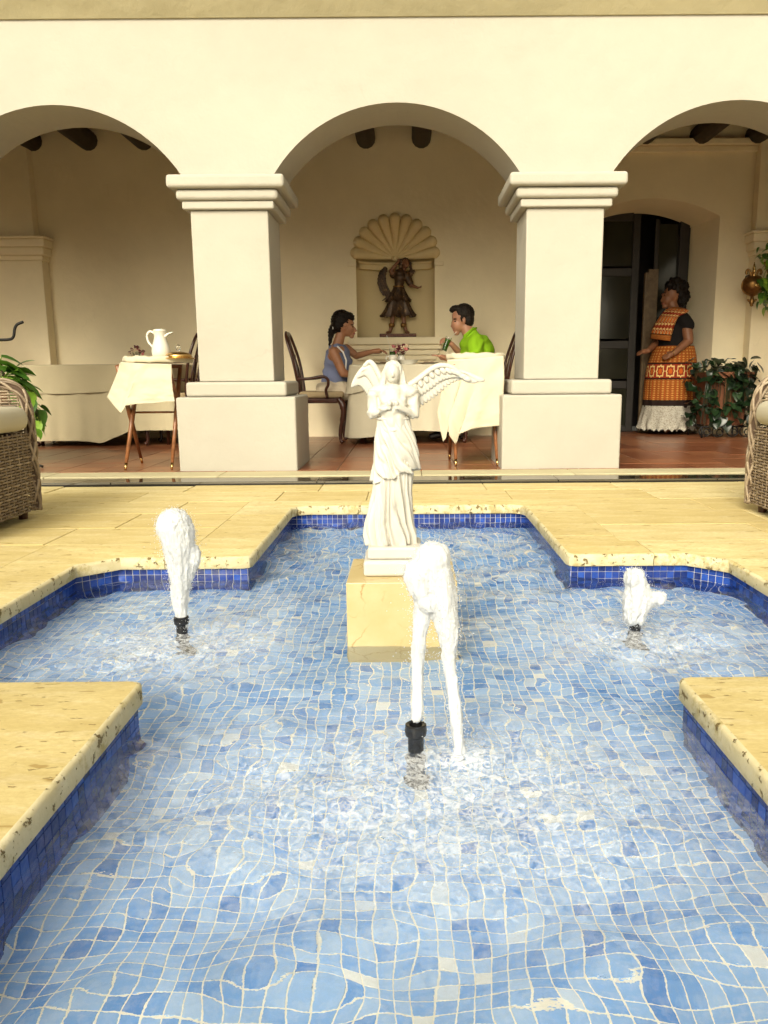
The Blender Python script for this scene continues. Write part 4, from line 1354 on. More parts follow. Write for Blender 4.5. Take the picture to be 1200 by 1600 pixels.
def drape(name, top, left, bottom, right, y0, lb, seed, fy):
    """hanging cloth bounded by four pixel polylines at depth y0"""
    def pl(L, t):
        k_ = t * (len(L) - 1); i = min(int(k_), len(L) - 2)
        return Vector(L[i]).lerp(Vector(L[i + 1]), k_ - i)
    nu, nv = 70, 44
    b = B(); g_ = []
    for j in range(nv + 1):
        v = j / nv
        rg = []
        for i in range(nu + 1):
            u = i / nu
            p = pl(top, u) * (1 - v) + pl(bottom, u) * v + pl(left, v) * (1 - u) + pl(right, v) * u \
                - (Vector(top[0]) * (1 - u) * (1 - v) + Vector(top[-1]) * u * (1 - v) + Vector(bottom[0]) * (1 - u) * v + Vector(bottom[-1]) * u * v)
            yy_ = y0 + fy(u, v) + .012 * noise.noise(Vector((u * 5 + seed, v * 4, 0))) + .005 * v * noise.noise(Vector((u * 14 + seed, v * 12, 3)))
            q = at(p.x, p.y, yy_)
            rg.append(tuple(q))
        g_.append(rg)
    b.rings(g_, False, False)
    top_back = [(p[0], p[1] + .14, p[2] + .002) for p in g_[0]]
    b2 = B(); b2.rings([top_back] + g_, False, False)
    me = b2.mesh(name, 'linen_cream', smooth=True)
    o = link(name, me)
    sm_ = o.modifiers.new('solid', 'SOLIDIFY'); sm_.thickness = .003
    tag(o, lb, 'cloth')
drape('serving_cloth', [(187, 566), (226, 568), (268, 569)], [(187, 566), (184, 580), (176, 600), (167, 621)], [(167, 621), (178, 634), (189, 646), (196, 634), (215, 631), (240, 630), (258, 628), (273, 627)], [(268, 569), (268, 590), (270, 610), (273, 627)],
      5.765, 'cream cloth hanging from the jug tray with a pointed corner', 2, lambda u, v: .10 * max(0, .25 - u) * 4 * v - .03 * v)
drape('serving_cloth', [(699, 562), (740, 560), (787, 556)], [(699, 562), (694, 600), (688, 622), (683, 646)], [(683, 646), (687, 668), (692, 690), (697, 684), (700, 652), (702, 680), (712, 695), (717, 678), (735, 671), (750, 668), (783, 665)], [(787, 556), (788, 590), (786, 630), (783, 665)],
      5.885, 'long cream cloth hanging from the empty tray behind the statue wing', 6, lambda u, v: (.09 * max(0, .28 - u) * 3.5 + .012 * math.sin(u * 22)) * v - .03 * v)

# jug and domed dish
p = at(217, 0, 5.93)
jz = .828
jg = empty('coffee_jug', (p.x, 5.93, jz), label='white insulated jug with curved handle on the left tray', cat='jug')
B().lathe([(.052, 0), (.058, .01), (.068, .03), (.070, .06), (.062, .10), (.048, .14), (.043, .17), (.046, .19), (.049, .20)], 28).build('body', 'china', jg, smooth=True, ang=50)
B().lathe([(.048, .201), (.050, .208), (.046, .218), (.02, .224), (.001, .225)], 28).build('lid', 'china', jg, smooth=True, ang=50)
B().tube(catmull([(-.040, 0, .19), (-.075, 0, .205), (-.098, 0, .175), (-.092, 0, .13), (-.066, 0, .095), (-.058, 0, .08)], 5), .009, 8).build('handle', 'china', jg, smooth=True)
B().tube(catmull([(.035, 0, .165), (.065, 0, .187), (.098, 0, .198)], 4), [.022, .020, .017, .014, .012, .010, .008, .007, .006], 10, flat=.7).build('spout', 'china', jg, smooth=True)
p = at(246, 0, 5.90)
dh = empty('domed_dish', (p.x, 5.90, jz), label='brass domed dish cover with a glass knob beside the jug', cat='dish cover')
B().lathe([(.118, 0), (.122, .006), (.110, .010), (.10, .012)], 36).build('plate', 'brass', dh, smooth=True, ang=40)
B().lathe([(.100, .010), (.098, .024), (.088, .036), (.066, .046), (.040, .050), (.014, .052)], 36).build('dome', 'brass', dh, smooth=True)
B().lathe([(.014, .052), (.008, .058), (.010, .062), (.020, .075), (.021, .088), (.013, .10), (.001, .106)], 14).build('knob', 'glass_clear', dh, smooth=True)

# flowers
def flowers(root, n, r, zc, mats, rr=.018):
    for i in range(n):
        a = rnd.uniform(0, 2 * PI); q = rnd.random() ** .5 * r
        c = Vector((q * math.cos(a), q * math.sin(a) * .7, zc + rnd.uniform(-.6, 1) * r * .6))
        b = B()
        for k_ in range(7):
            t = rnd.uniform(0, PI); f_ = rnd.uniform(0, 2 * PI)
            dd_ = Vector((math.cos(f_) * math.sin(t), math.sin(f_) * math.sin(t), math.cos(t)))
            b.ell(c + dd_ * rr * .6, (rr * .55, rr * .5, rr * .35), Matrix.Rotation(f_, 3, 'Z'), 7, 5)
        b.build('blossom', rnd.choice(mats), root, smooth=True)
    b = B()
    for i in range(n):
        a = rnd.uniform(0, 2 * PI)
        b.tube([(0, 0, .05), (r * .6 * math.cos(a), r * .5 * math.sin(a), zc)], .0018, 4)
    b.build('stems', 'leaf_dark', root)
p = at(176, 0, 7.98)
fv = empty('flower_pot', (p.x, 7.98, .823), label='small white pot of pale and dark dried flowers on the empty table', cat='flower pot')
B().lathe([(.034, 0), (.038, .07), (.034, .07), (.03, .01)], 16).build('pot', 'china', fv, smooth=True, ang=40)
flowers(fv, 16, .085, .125, ['petal_cream', 'petal_dark', 'petal_cream', 'petal_pink'])
p = at(622, 0, 8.05)
fv = empty('flower_vase', (p.x, 8.05, .801), label='white vase of pink and cream blossoms between the couple', cat='vase')
B().lathe([(.030, 0), (.042, .03), (.040, .07), (.030, .09), (.026, .09)], 16).build('vase', 'china', fv, smooth=True, ang=40)
flowers(fv, 20, .095, .135, ['petal_pink', 'petal_cream', 'petal_pink', 'petal_dark'], .024)
def glass(x, y, z, h, r, lb, tilt=0, straw=((0, 0, .0), (0, 0, .2)), fill=.8):
    t = empty('juice_glass', (x, y, z), label=lb, cat='glass', group='glasses of green juice with straws')
    t.rotation_euler = (0, tilt, 0)
    B().lathe([(r * .8, 0), (r, h), (r * .93, h), (r * .76, .008), (.001, .008)], 18).build('glass', 'glass_clear', t, smooth=True, ang=50)
    B().lathe([(r * .74, .009), (r * .90, h * fill), (.001, h * fill)], 18).build('juice', 'green_juice', t, smooth=True, ang=50)
    B().tube(straw, .0032, 6).build('straw', 'napkin', t, smooth=True)
p = at(607, 0, 7.98)
glass(p.x, 7.98, .802, .16, .030, 'glass of green juice standing under the woman\'s outstretched hand', 0, ((0, 0, .01), (-.03, 0, .20), (-.055, 0, .29)))
p = at(608, 0, 7.90)
cup = empty('cup', (p.x, 7.88, .802), label='white handled cup at the table edge in front of the juice glass', cat='cup')
B().lathe([(.025, 0), (.040, .02), (.043, .06), (.036, .092), (.032, .092), (.036, .06), (.03, .01)], 18).build('bowl', 'china', cup, smooth=True)
B().tube(catmull([(-.038, 0, .08), (-.066, 0, .075), (-.066, 0, .04), (-.040, 0, .03)], 4), .006, 6).build('handle', 'china', cup, smooth=True)
def plate(u, y, r, lb, food=3, h=.02, mat='food_brown', base=.5):
    p = at(u, 0, y)
    t = empty('plate', (p.x, y, .801), label=lb, cat='plate')
    B().lathe([(r * base, 0), (r * base, .003), (r, h), (r * .96, h), (r * base, .006), (.001, .006)], 28).build('dish', 'china', t, smooth=True, ang=40)
    b = B()
    for i in range(food):
        a = rnd.uniform(0, 2 * PI)
        b.ell((r * .45 * math.cos(a), r * .3 * math.sin(a), h * .6 + .006), (rnd.uniform(.02, .035), .018, .012), None, 8, 5)
    if food: blob('food', b, .006, mat, t, 2)
plate(634, 7.98, .105, 'deep white dish of dark food beside the flower vase', 6, .045, base=.7)
plate(584, 8.0, .12, 'flat white plate in front of the woman', 3, .018)
plate(667, 8.0, .12, 'flat white plate with small dark bites near the man', 4, .018)
for u, lb in ((596, 'metal spoon lying beside the woman\'s plate'), (652, 'metal fork lying between the dish and the man\'s plate')):
    p = at(u, 0, 7.88)
    t = B().tube([(-.07, 0, .006), (.03, 0, .006), (.05, 0, .008), (.07, 0, .006)], [.004, .003, .011, .004], 8, flat=.4).build('cutlery', 'brass_old', None, (p.x, 7.86, .801), (0, 0, .4), smooth=True)
    tag(t, lb, 'cutlery')

# ------------------------------------------------------------ people
def hand(b, wrist, dirn, side, up, L=.19, curl=.35, spread=.16, r=.0105):
    """palm with four bent fingers and a thumb leaving its side"""
    w_, d_, s_, u_ = Vector(wrist), Vector(dirn).normalized(), Vector(side).normalized(), Vector(up).normalized()
    pl_ = w_ + d_ * L * .30
    b.cap(w_, pl_, .026, .030)
    b.ell(w_ + d_ * L * .32, (.030, .030, .030))
    for i, (o_, ln) in enumerate(((-1.5, .92), (-.5, 1.05), (.5, 1.0), (1.5, .78))):
        p0 = w_ + d_ * L * .36 + s_ * o_ * .019
        dd = (d_ + s_ * o_ * spread * .35).normalized()
        l1 = L * .20 * ln
        p1 = p0 + dd * l1
        d2 = (dd * math.cos(curl) - u_ * math.sin(curl)).normalized()
        p2 = p1 + d2 * l1 * .75
        d3 = (dd * math.cos(curl * 2) - u_ * math.sin(curl * 2)).normalized()
        p3 = p2 + d3 * l1 * .55
        b.cap(p0, p1, r, r * .95, 8); b.cap(p1, p2, r * .95, r * .88, 8); b.cap(p2, p3, r * .88, r * .75, 8)
    t0 = w_ + d_ * L * .12 - s_ * .024
    t1 = t0 + (d_ * .7 - s_ * .75).normalized() * L * .19
    b.cap(t0, t1, .013, .011, 8); b.cap(t1, t1 + (d_ - s_ * .1 - u_ * .3).normalized() * L * .15, .011, .009, 8)

# seated woman
WY = 8.15
wo_ = empty('person', (-.80, WY, 0), label='woman with black ponytail in sleeveless blue top seated at the table', cat='person')
def rel(root, o):
    o.parent = root
    o.location = Vector(o.location) - root.location
    return o
a_ = lambda u, v, dy=0: at(u, v, WY + dy)
b = B()
b.ell(a_(537, 505), (.100, .080, .118)); b.ell(a_(543.5, 515), (.066, .060, .072))
b.cap(a_(550.5, 508), a_(556, 516.5), .008, .014, 8); b.ell(a_(555.6, 517), (.014, .017, .011)); b.ell(a_(549.5, 525.5), (.026, .030, .024)); b.ell(a_(552.5, 520.6), (.017, .024, .009)); b.ell(a_(551.9, 523.0), (.015, .022, .008))
b.ell(a_(551.3, 505), (.015, .050, .014)); b.ell(a_(548, 513, -.045), (.03, .02, .028))
b.ell(a_(540.5, 512.5, -.082), (.014, .010, .024))
b.cap(a_(533, 520), a_(527, 541), .050, .058)
b.ell(a_(528, 548), (.10, .19, .07))
b.cap(a_(527, 552), a_(524, 600), .11, .13); b.ell(a_(526, 560), (.11, .16, .13)); b.ell(a_(521, 606), (.14, .17, .10))
b.cap(a_(521, 550, -.185), a_(536, 583, -.20), .053, .043); b.cap(a_(536, 583, -.20), a_(562, 588, -.14), .041, .028)
hand(b, a_(562, 588, -.14), (1, .1, -.1), (0, -1, 0), (0, 0, 1), .17)
b.cap(a_(541, 544, .17), a_(557, 556, .13), .046, .038); b.cap(a_(557, 556, .13), a_(583, 549, .0), .037, .024)
hand(b, a_(583, 549, 0), (1, -.25, .05), (-.2, -1, .1), (.1, 0, 1), .19, .5)
for s_ in (-1, 1):
    b.cap(a_(519, 610, s_ * .10), a_(574, 612, s_ * .11), .085, .06); b.cap(a_(574, 612, s_ * .11), a_(571, 672, s_ * .11), .056, .036)
    b.cap(a_(571, 678, s_ * .11), a_(586, 686, s_ * .12), .034, .024)
rel(wo_, blob('body', b, .0065, 'skin_tan', None, 3))
b = B()
b.ell(a_(528, 552), (.118, .175, .10)); b.cap(a_(528, 556), a_(524, 600), .132, .150); b.ell(a_(529, 566), (.145, .165, .15)); b.ell(a_(522, 606), (.155, .185, .10)); b.ell(a_(536, 572), (.10, .14, .12))
b.cap(a_(526, 545, -.12), a_(532, 545, .12), .055, .055)
rel(wo_, blob('sleeveless_top', b, .010, 'top_blue', None, 3, lambda p, n_: .007 * math.sin(p.z * 38 + p.x * 30 + 5 * noise.noise(p * 6)) * (p.z < 1.0)))
b = B()
for s_ in (-1, 1):
    b.cap(a_(517, 610, s_ * .10), a_(575, 612, s_ * .11), .105, .082); b.cap(a_(575, 612, s_ * .11), a_(573, 655, s_ * .11), .080, .065)
b.ell(a_(516, 608), (.155, .20, .10))
rel(wo_, blob('trousers', b, .011, 'trousers_cream', None, 3, lambda p, n_: .005 * math.sin(p.x * 45 + 6 * noise.noise(p * 7))))
b = B()
b.ell(a_(533.5, 501), (.112, .092, .112)); b.ell(a_(529, 508), (.075, .085, .09)); b.ell(a_(543, 496), (.075, .070, .055)); b.ell(a_(524, 509), (.035, .035, .04))
b.cap(a_(522, 508), a_(518, 519), .036, .040); b.cap(a_(518, 519), a_(516, 534), .038, .018); b.cap(a_(516, 534), a_(514, 542), .018, .006)
rel(wo_, blob('hair', b, .006, 'hair_black', None, 2, lambda p, n_: .0035 * math.sin(p.z * 160 + p.x * 90 + 8 * noise.noise(p * 20))))
q = a_(523.5, 510)
bb_ = B().tube([q + Vector((-.010 + .028 * math.cos(t) * .3, .046 * math.cos(t), .046 * math.sin(t))) for t in [2 * PI * i / 20 for i in range(21)]], .006, 6)
rel(wo_, bb_.build('hair_band', 'white_band', None, smooth=True))
b = B(); b.tube([a_(527, 541, -.17), a_(536, 550, -.185), a_(541, 563, -.18), a_(540, 578, -.165), a_(529, 582, -.17)], .009, 6)
rel(wo_, b.build('white_trim', 'white_band', None, smooth=True))
for s_ in (-1,):
    rel(wo_, B().ell(a_(551.0, 510.8, -.052), (.009, .008, .006)).build('eye', 'eye_dark', None, smooth=True))
rel(wo_, B().ell(a_(550.0, 507.6, -.050), (.018, .012, .0045)).build('eyebrow', 'hair_black', None, smooth=True))
rel(wo_, B().ell(a_(553.2, 521.6, -.01), (.0135, .020, .0075)).build('lips', 'lip', None, smooth=True))

# seated man
mo = empty('person', (.72, WY, 0), label='dark haired man in lime green polo shirt sipping green juice', cat='person')
b = B()
b.ell(a_(722, 494), (.106, .082, .118)); b.ell(a_(716, 507), (.075, .065, .080))
b.cap(a_(709.5, 500), a_(706.5, 509), .009, .015, 8); b.ell(a_(706.3, 510), (.016, .019, .012)); b.ell(a_(713.5, 520.5), (.032, .036, .026)); b.ell(a_(709.3, 514.5), (.017, .026, .009)); b.ell(a_(710.2, 517), (.016, .024, .008))
b.ell(a_(709.5, 497), (.017, .058, .014))
b.ell(a_(725, 501.5, -.085), (.018, .011, .030))
b.cap(a_(727, 510), a_(737, 531), .062, .072)
b.ell(a_(743, 538), (.12, .19, .08)); b.cap(a_(745, 548), a_(752, 600), .14, .14); b.ell(a_(752, 608), (.15, .19, .11))
b.cap(a_(744, 539, -.20), a_(741, 565, -.23), .062, .050); b.cap(a_(741, 565, -.23), a_(700, 561, -.16), .046, .030)
hand(b, a_(700, 561, -.16), (-1, -.1, .30), (.1, 1, 0), (0, 0, -1), .21, -.12)
b.cap(a_(740, 539, .18), a_(727, 562, .16), .058, .046); b.cap(a_(727, 562, .16), a_(706, 538, -.0), .044, .028)
hand(b, a_(706, 538, 0), (-.85, -.25, .42), (-.3, -.6, -.5), (.35, -.1, .9), .19, .85, r=.010)
for s_ in (-1, 1):
    b.cap(a_(752, 612, s_ * .11), a_(700, 614, s_ * .13), .095, .07); b.cap(a_(700, 614, s_ * .13), a_(693, 668, s_ * .14), .062, .042)
rel(mo, blob('body', b, .0065, 'skin_fair', None, 3))
b = B()
b.ell(a_(743, 540), (.165, .235, .115)); b.cap(a_(745, 548), a_(751, 598), .182, .182); b.ell(a_(748, 552), (.165, .22, .17)); b.ell(a_(752, 606), (.175, .21, .10))
b.cap(a_(743, 535, -.16), a_(743, 551, -.235), .092, .086); b.cap(a_(741, 536, .13), a_(733, 549, .14), .080, .074)
b.cap(a_(735, 523), a_(741, 534), .078, .10)
b.ell(a_(737, 545), (.12, .17, .12))
rel(mo, blob('polo_shirt', b, .010, 'shirt_lime', None, 3, lambda p, n_: .006 * math.sin(p.z * 42 - p.x * 30 + 6 * noise.noise(p * 5)) + .004 * noise.noise(p * 14)))
b = B(); b.tube(catmull([a_(729, 526, -.06), a_(737, 516, -.075), a_(744, 513, 0), a_(737, 516, .075), a_(729, 526, .06)], 6), .016, 8, flat=.5)
rel(mo, b.build('collar', 'shirt_lime', None, smooth=True))
b = B()
for s_ in (-1, 1):
    b.cap(a_(753, 614, s_ * .11), a_(700, 615, s_ * .13), .108, .086); b.cap(a_(700, 615, s_ * .13), a_(692, 664, s_ * .14), .080, .055)
rel(mo, blob('trousers', b, .012, 'trousers_dark', None, 3))
for s_ in (-1, 1):
    b = B(); b.cap((a_(696, 676, s_ * .14)), a_(675, 681.5, s_ * .15), .045, .036); b.ell(a_(686, 679, s_ * .145), (.09, .045, .035))
    rel(mo, blob('shoe', b, .009, 'shoe_black', None, 2))
b = B()
b.ell(a_(725, 490), (.112, .092, .105)); b.ell(a_(731, 499), (.068, .086, .09)); b.ell(a_(713, 482.5), (.065, .065, .038)); b.ell(a_(706.5, 484.5), (.03, .05, .03)); b.cap(a_(721.5, 496, -.076), a_(721.5, 502, -.074), .014, .009)
rel(mo, blob('hair', b, .006, 'hair_dark', None, 2, lambda p, n_: .004 * noise.noise(p * 70)))
rel(mo, B().ell(a_(711.2, 502, -.056), (.010, .008, .006)).build('eye', 'eye_dark', None, smooth=True))
rel(mo, B().ell(a_(711.2, 498.4, -.057), (.021, .012, .005)).build('eyebrow', 'hair_dark', None, smooth=True))
rel(mo, B().ell(a_(709.4, 516, -.01), (.0135, .022, .006)).build('lips', 'lip', None, smooth=True))
p = a_(693.5, 549, -.03)
glass(p.x, p.y, p.z, .155, .033, 'glass of green juice held up by the man with a pale straw', R(20), ((0, 0, .01), (.018, 0, .16), (.055, 0, .225)), .85)

# standing woman
SY = 8.93
sw = empty('person', (3.05, SY, 0), label='woman with curly black hair in embroidered orange dress standing in the doorway', cat='person')
s_a = lambda u, v, dy=0: at(u, v, SY + dy)
b = B()
b.ell(s_a(1050, 459), (.088, .082, .115)); b.ell(s_a(1043, 468), (.062, .060, .072)); b.cap(s_a(1036, 463), s_a(1033.5, 470), .008, .013, 8); b.ell(s_a(1038.5, 479), (.03, .034, .026)); b.ell(s_a(1036, 474.5), (.018, .024, .013))
b.ell(s_a(1036, 460), (.015, .05, .014))
b.cap(s_a(1049, 472), s_a(1055, 490), .056, .066); b.ell(s_a(1058, 499), (.16, .13, .08)); b.cap(s_a(1055, 505), s_a(1050, 545), .13, .15); b.ell(s_a(1053, 575), (.19, .16, .2)); b.ell(s_a(1054, 563), (.17, .15, .12))
b.cap(s_a(1071, 500, -.12), s_a(1076, 532, -.18), .066, .055); b.cap(s_a(1076, 532, -.18), s_a(1053, 552, -.25), .050, .034)
hand(b, s_a(1053, 552, -.25), (-1, -.1, -.42), (0, -.6, -.5), (0, -1, .2), .17, .6)
b.cap(s_a(1040, 503, .11), s_a(1026, 535, .05), .055, .045); b.cap(s_a(1026, 535, .05), s_a(1013, 548, -.10), .042, .030)
hand(b, s_a(1013, 548, -.10), (-1, -.1, -.18), (0, -.9, -.3), (0, -.2, 1), .17, .5)
for s_ in (-1, 1):
    b.cap(s_a(1053, 590, s_ * .09), s_a(1050, 662, s_ * .09), .08, .04); b.cap(s_a(1050, 668, s_ * .09), s_a(1040, 672, s_ * .09 - .05), .038, .030)
rel(sw, blob('body', b, .0075, 'skin_brown', None, 3))
b = B()
for c_, r_ in (((1054, 450), .10), ((1063, 458), .085), ((1066, 468), .07), ((1056, 443), .075), ((1047, 447), .062), ((1070, 461), .06), ((1062, 473), .055), ((1050, 441), .05), ((1068, 447), .06)):
    b.ell(s_a(*c_), (r_, r_ * .95, r_))
rel(sw, B().ell(s_a(1038.3, 461, -.045), (.009, .008, .006)).build('eye', 'eye_dark', None, smooth=True))
rel(sw, B().ell(s_a(1038.6, 457.6, -.045), (.018, .012, .004)).build('eyebrow', 'hair_black', None, smooth=True))
rel(sw, B().ell(s_a(1036.6, 474.5, -.01), (.016, .022, .008)).build('lips', 'lip', None, smooth=True))
rel(sw, blob('curly_hair', b, .008, 'hair_black', None, 1, lambda p, n_: .018 * noise.noise(p * 26) + .010 * noise.noise(p * 60)))
def dress(name, mat, rows_, n=96, pl_=0, amp=0, seed=0, scal=0):
    """rows_: (centre u, v, half width px, half depth m, uv height)"""
    rs, uvs = [], []
    k_ = 10
    full = []
    for (a, c) in zip(rows_, rows_[1:]):
        for i in range(k_): full.append([a[q] + (c[q] - a[q]) * i / k_ for q in range(5)])
    full.append(list(rows_[-1]))
    for u, v, hw_, hd, uvh in full:
        c = s_a(u, v); w_ = hw_ * SY / F
        rg = []
        for j in range(n):
            t = 2 * PI * j / n
            f = 1 + amp * (1 - uvh) * math.sin(pl_ * t + seed + 2 * noise.noise(Vector((math.cos(t), math.sin(t), uvh * 2))))
            dz = scal * abs(math.sin(pl_ * t)) * max(0, (.15 - uvh) / .15)
            rg.append((c.x + w_ * f * math.cos(t), c.y + hd * f * math.sin(t), c.z + dz))
            uvs.append((j / n, uvh))
        rs.append(rg)
    b = B(); b.rings(rs, True, False); b.uv = uvs
    return rel(sw, b.build(name, mat, None, smooth=True))
dress('embroidered_skirt', 'skirt_embroidery', [(1045, 636, 39, .26, 0), (1047, 600, 38, .25, .40), (1049, 575, 37, .24, .68), (1052, 556, 34, .21, .88), (1054, 541, 29, .18, 1.0)], 120, 14, .03)
dress('lace_flounce', 'lace', [(1040, 672, 43, .30, 0), (1042, 655, 41, .29, .5), (1044, 633, 38.5, .265, 1)], 240, 15, .07, 1, .03)
b = B()
b.ell(s_a(1056, 499), (.165, .145, .085)); b.cap(s_a(1056, 508), s_a(1053, 540), .155, .185); b.cap(s_a(1066, 499, -.11), s_a(1074, 508, -.14), .088, .080); b.cap(s_a(1046, 501, .1), s_a(1036, 512, .09), .08, .07); b.ell(s_a(1042, 520), (.14, .15, .12)); b.ell(s_a(1051, 547), (.20, .17, .09))
rel(sw, blob('black_blouse', b, .010, 'blouse_black', None, 3))
def panel(name, L, mat, yb):
    """embroidered front of the blouse, bulging towards the viewer"""
    nu, nv = 20, 22
    rs, uvs = [], []
    for j in range(nv + 1):
        v = j / nv
        k_ = v * (len(L) - 1); i = min(int(k_), len(L) - 2); f = k_ - i
        l_, r_, vv, vr, dl, dr_ = [L[i][q] + (L[i + 1][q] - L[i][q]) * f for q in range(6)]
        rg = []
        for q in range(nu + 1):
            t = q / nu
            rg.append(tuple(s_a(l_ + (r_ - l_) * t, vv + (vr - vv) * t, dl + (dr_ - dl) * t - .055 * math.sin(PI * t) ** .6)))
            uvs.append((t * .9, v))
        rs.append(rg)
    b = B(); b.rings(rs, False, False); b.uv = uvs
    o = b.build(name, mat, None, smooth=True)
    m_ = o.modifiers.new('s', 'SOLIDIFY'); m_.thickness = .006
    return rel(sw, o)
panel('blouse_panel', [(1017, 1047, 529, 533, -.05, -.20), (1018, 1050, 518, 520, -.07, -.21), (1024, 1054, 506, 506, -.09, -.20), (1033, 1060, 492, 494, -.08, -.185), (1040, 1077, 484, 486, -.06, -.16), (1052, 1068, 480, 482, -.04, -.09)], 'blouse_embroidery', 0)
rel(sw, B().tube([s_a(1052.5, 552, -.25) + Vector((.010 * math.cos(t), .034 * math.cos(t + .3), .036 * math.sin(t))) for t in [2 * PI * i / 16 for i in range(17)]], .005, 6).build('bracelet', 'brass', None, smooth=True))

# ------------------------------------------------------------ dark figure in the niche
ZB = NZ0
an = empty('archangel_figure', (-.105, YW + .085, ZB), label='dark carved winged figure with one raised arm standing in the shell niche', cat='sculpture')
k_ = .00124
def z5(x, y, dy=0): return Vector(((x - 615) * k_, dy, (1250 - y) * k_))
B().box(-.205, .21, -.085, .10, .001, .040).build('socle', 'socle_red', an, bevel=.008, seg=2)
b = B()
for L in (((545, 1195), (565, 1120), (575, 1000), (605, 860)), ((690, 1195), (672, 1120), (668, 1010), (640, 860))):
    b.cap(z5(*L[0]), z5(*L[1]), .020, .026); b.cap(z5(*L[1]), z5(*L[2]), .026, .030); b.cap(z5(*L[2]), z5(*L[3]), .032, .045)
b.cap(z5(545, 1198), z5(515, 1207, -.04), .018, .014); b.cap(z5(690, 1198), z5(715, 1207, -.045), .018, .014)
b.cap(z5(590, 700), z5(560, 665, -.02), .034, .028); b.cap(z5(560, 665, -.02), z5(622, 590, -.04), .024, .015)
b.ell(z5(627, 578, -.04), (.015, .012, .018)); b.cap(z5(630, 570, -.04), z5(632, 550, -.04), .005, .004, 6); b.cap(z5(622, 572, -.04), z5(614, 560, -.045), .005, .004, 6); b.cap(z5(636, 572, -.04), z5(644, 566, -.045), .005, .004, 6)
b.cap(z5(715, 715), z5(738, 790, -.02), .034, .026); b.cap(z5(738, 790, -.02), z5(800, 815, -.05), .021, .014)
b.ell(z5(808, 812, -.055), (.017, .010, .010)); 
for o_ in (-8, -2, 4, 10): b.cap(z5(815, 812 + o_ * .5, -.055), z5(834, 804 + o_, -.06), .0045, .0035, 6)
b.cap(z5(668, 680), z5(678, 640), .024, .022); b.ell(z5(692, 600, -.01), (.040, .042, .052)); b.ell(z5(695, 618, -.03), (.028, .026, .026)); b.cap(z5(700, 598, -.05), z5(703, 610, -.056), .004, .007, 6)
blob('figure', b, .0045, 'bronze_skin', an, 2)
b = B()
b.ell(z5(650, 590, .015), (.040, .036, .045)); b.ell(z5(690, 575, .012), (.046, .045, .036)); b.cap(z5(655, 600, .0), z5(630, 700, -.02), .028, .016); b.cap(z5(735, 600, .01), z5(738, 660, .01), .018, .012)
blob('long_hair', b, .005, 'bronze_dark', an, 2, lambda p, n_: .003 * math.sin(p.z * 180 + 4 * noise.noise(p * 30)))
b = B()
b.cap(z5(640, 690), z5(628, 800), .066, .050); b.ell(z5(645, 720, -.02), (.066, .05, .055)); b.cap(z5(600, 690), z5(575, 700), .04, .036); b.cap(z5(700, 700), z5(730, 770, -.01), .044, .040)
blob('cuirass', b, .005, 'bronze_dark', an, 2, lambda p, n_: .003 * noise.noise(p * 40))
def kilt(z0, z1, w0, w1, x0, x1, pl2, amp, d0=.8):
    rs = []
    for i in range(19):
        t = i / 18
        rg = []
        for j in range(90):
            a = 2 * PI * j / 90
            f = 1 + amp * (1 - t) * (math.sin(pl2 * a) + .4 * math.sin(pl2 * 2.3 * a + 1))
            w_ = w0 + (w1 - w0) * t ** .7
            rg.append(((x0 + (x1 - x0) * t) + w_ * f * math.cos(a), -.005 + w_ * d0 * f * math.sin(a) * .72, z0 + (z1 - z0) * t + (1 - t) * .014 * math.sin(pl2 * a + .8)))
        rs.append(rg)
    b = B(); b.rings(rs, True, False)
    return b
kilt(.40, .565, .142, .055, .01, .015, 9, .10).build('tunic_skirt', 'bronze_dark', an, smooth=True)
kilt(.235, .47, .195, .09, .005, .01, 7, .13, .62).build('tunic_skirt', 'bronze_dark', an, smooth=True)
B().tube([(.015 + .058 * math.cos(t), -.004 + .045 * math.sin(t), .558) for t in [2 * PI * i / 24 for i in range(25)]], .009, 6).build('belt', 'brass_old', an, smooth=True)
def wingb(pts, rr, fl, y_):
    b = B(); cp = catmull(pts, 5); m_ = len(cp)
    r_ = [np.interp(i / (m_ - 1), np.linspace(0, 1, len(rr)), rr) for i in range(m_)]
    b.tube(cp, [float(q) for q in r_], 14, flat=fl)
    return b
for L, rr in ((((505, 640), (478, 690), (475, 760), (500, 830), (560, 880)), (.028, .045, .055, .050, .020)), (((762, 618), (752, 650), (725, 700)), (.014, .034, .030))):
    b = B(); cp = catmull([z5(x_, y_, .07) for x_, y_ in L], 5); m_ = len(cp)
    for i, c_ in enumerate(cp):
        r_ = float(np.interp(i / (m_ - 1), np.linspace(0, 1, len(rr)), rr))
        b.ell(c_, (r_, .012, r_ * 1.15))
    blob('wing', b, .005, 'bronze_dark', an, 2, lambda p, n_: .003 * math.sin(p.x * 260 + p.z * 120))
b = B()
for i in range(6): b.cap(z5(560 - i * 4, 850 + i * 8, .03), z5(520 - i * 9, 880 + i * 8, .03), .010, .004, 6)
b.build('feather_sash', 'bronze_dark', an, smooth=True)
for x_ in (560, 668):
    B().lathe([(.026, 0), (.034, .012), (.036, .03), (.030, .045)], 14, (z5(x_, 0).x, 0, (1250 - 1160) * k_)).build('boot_cuff', 'brass_old', an, smooth=True)

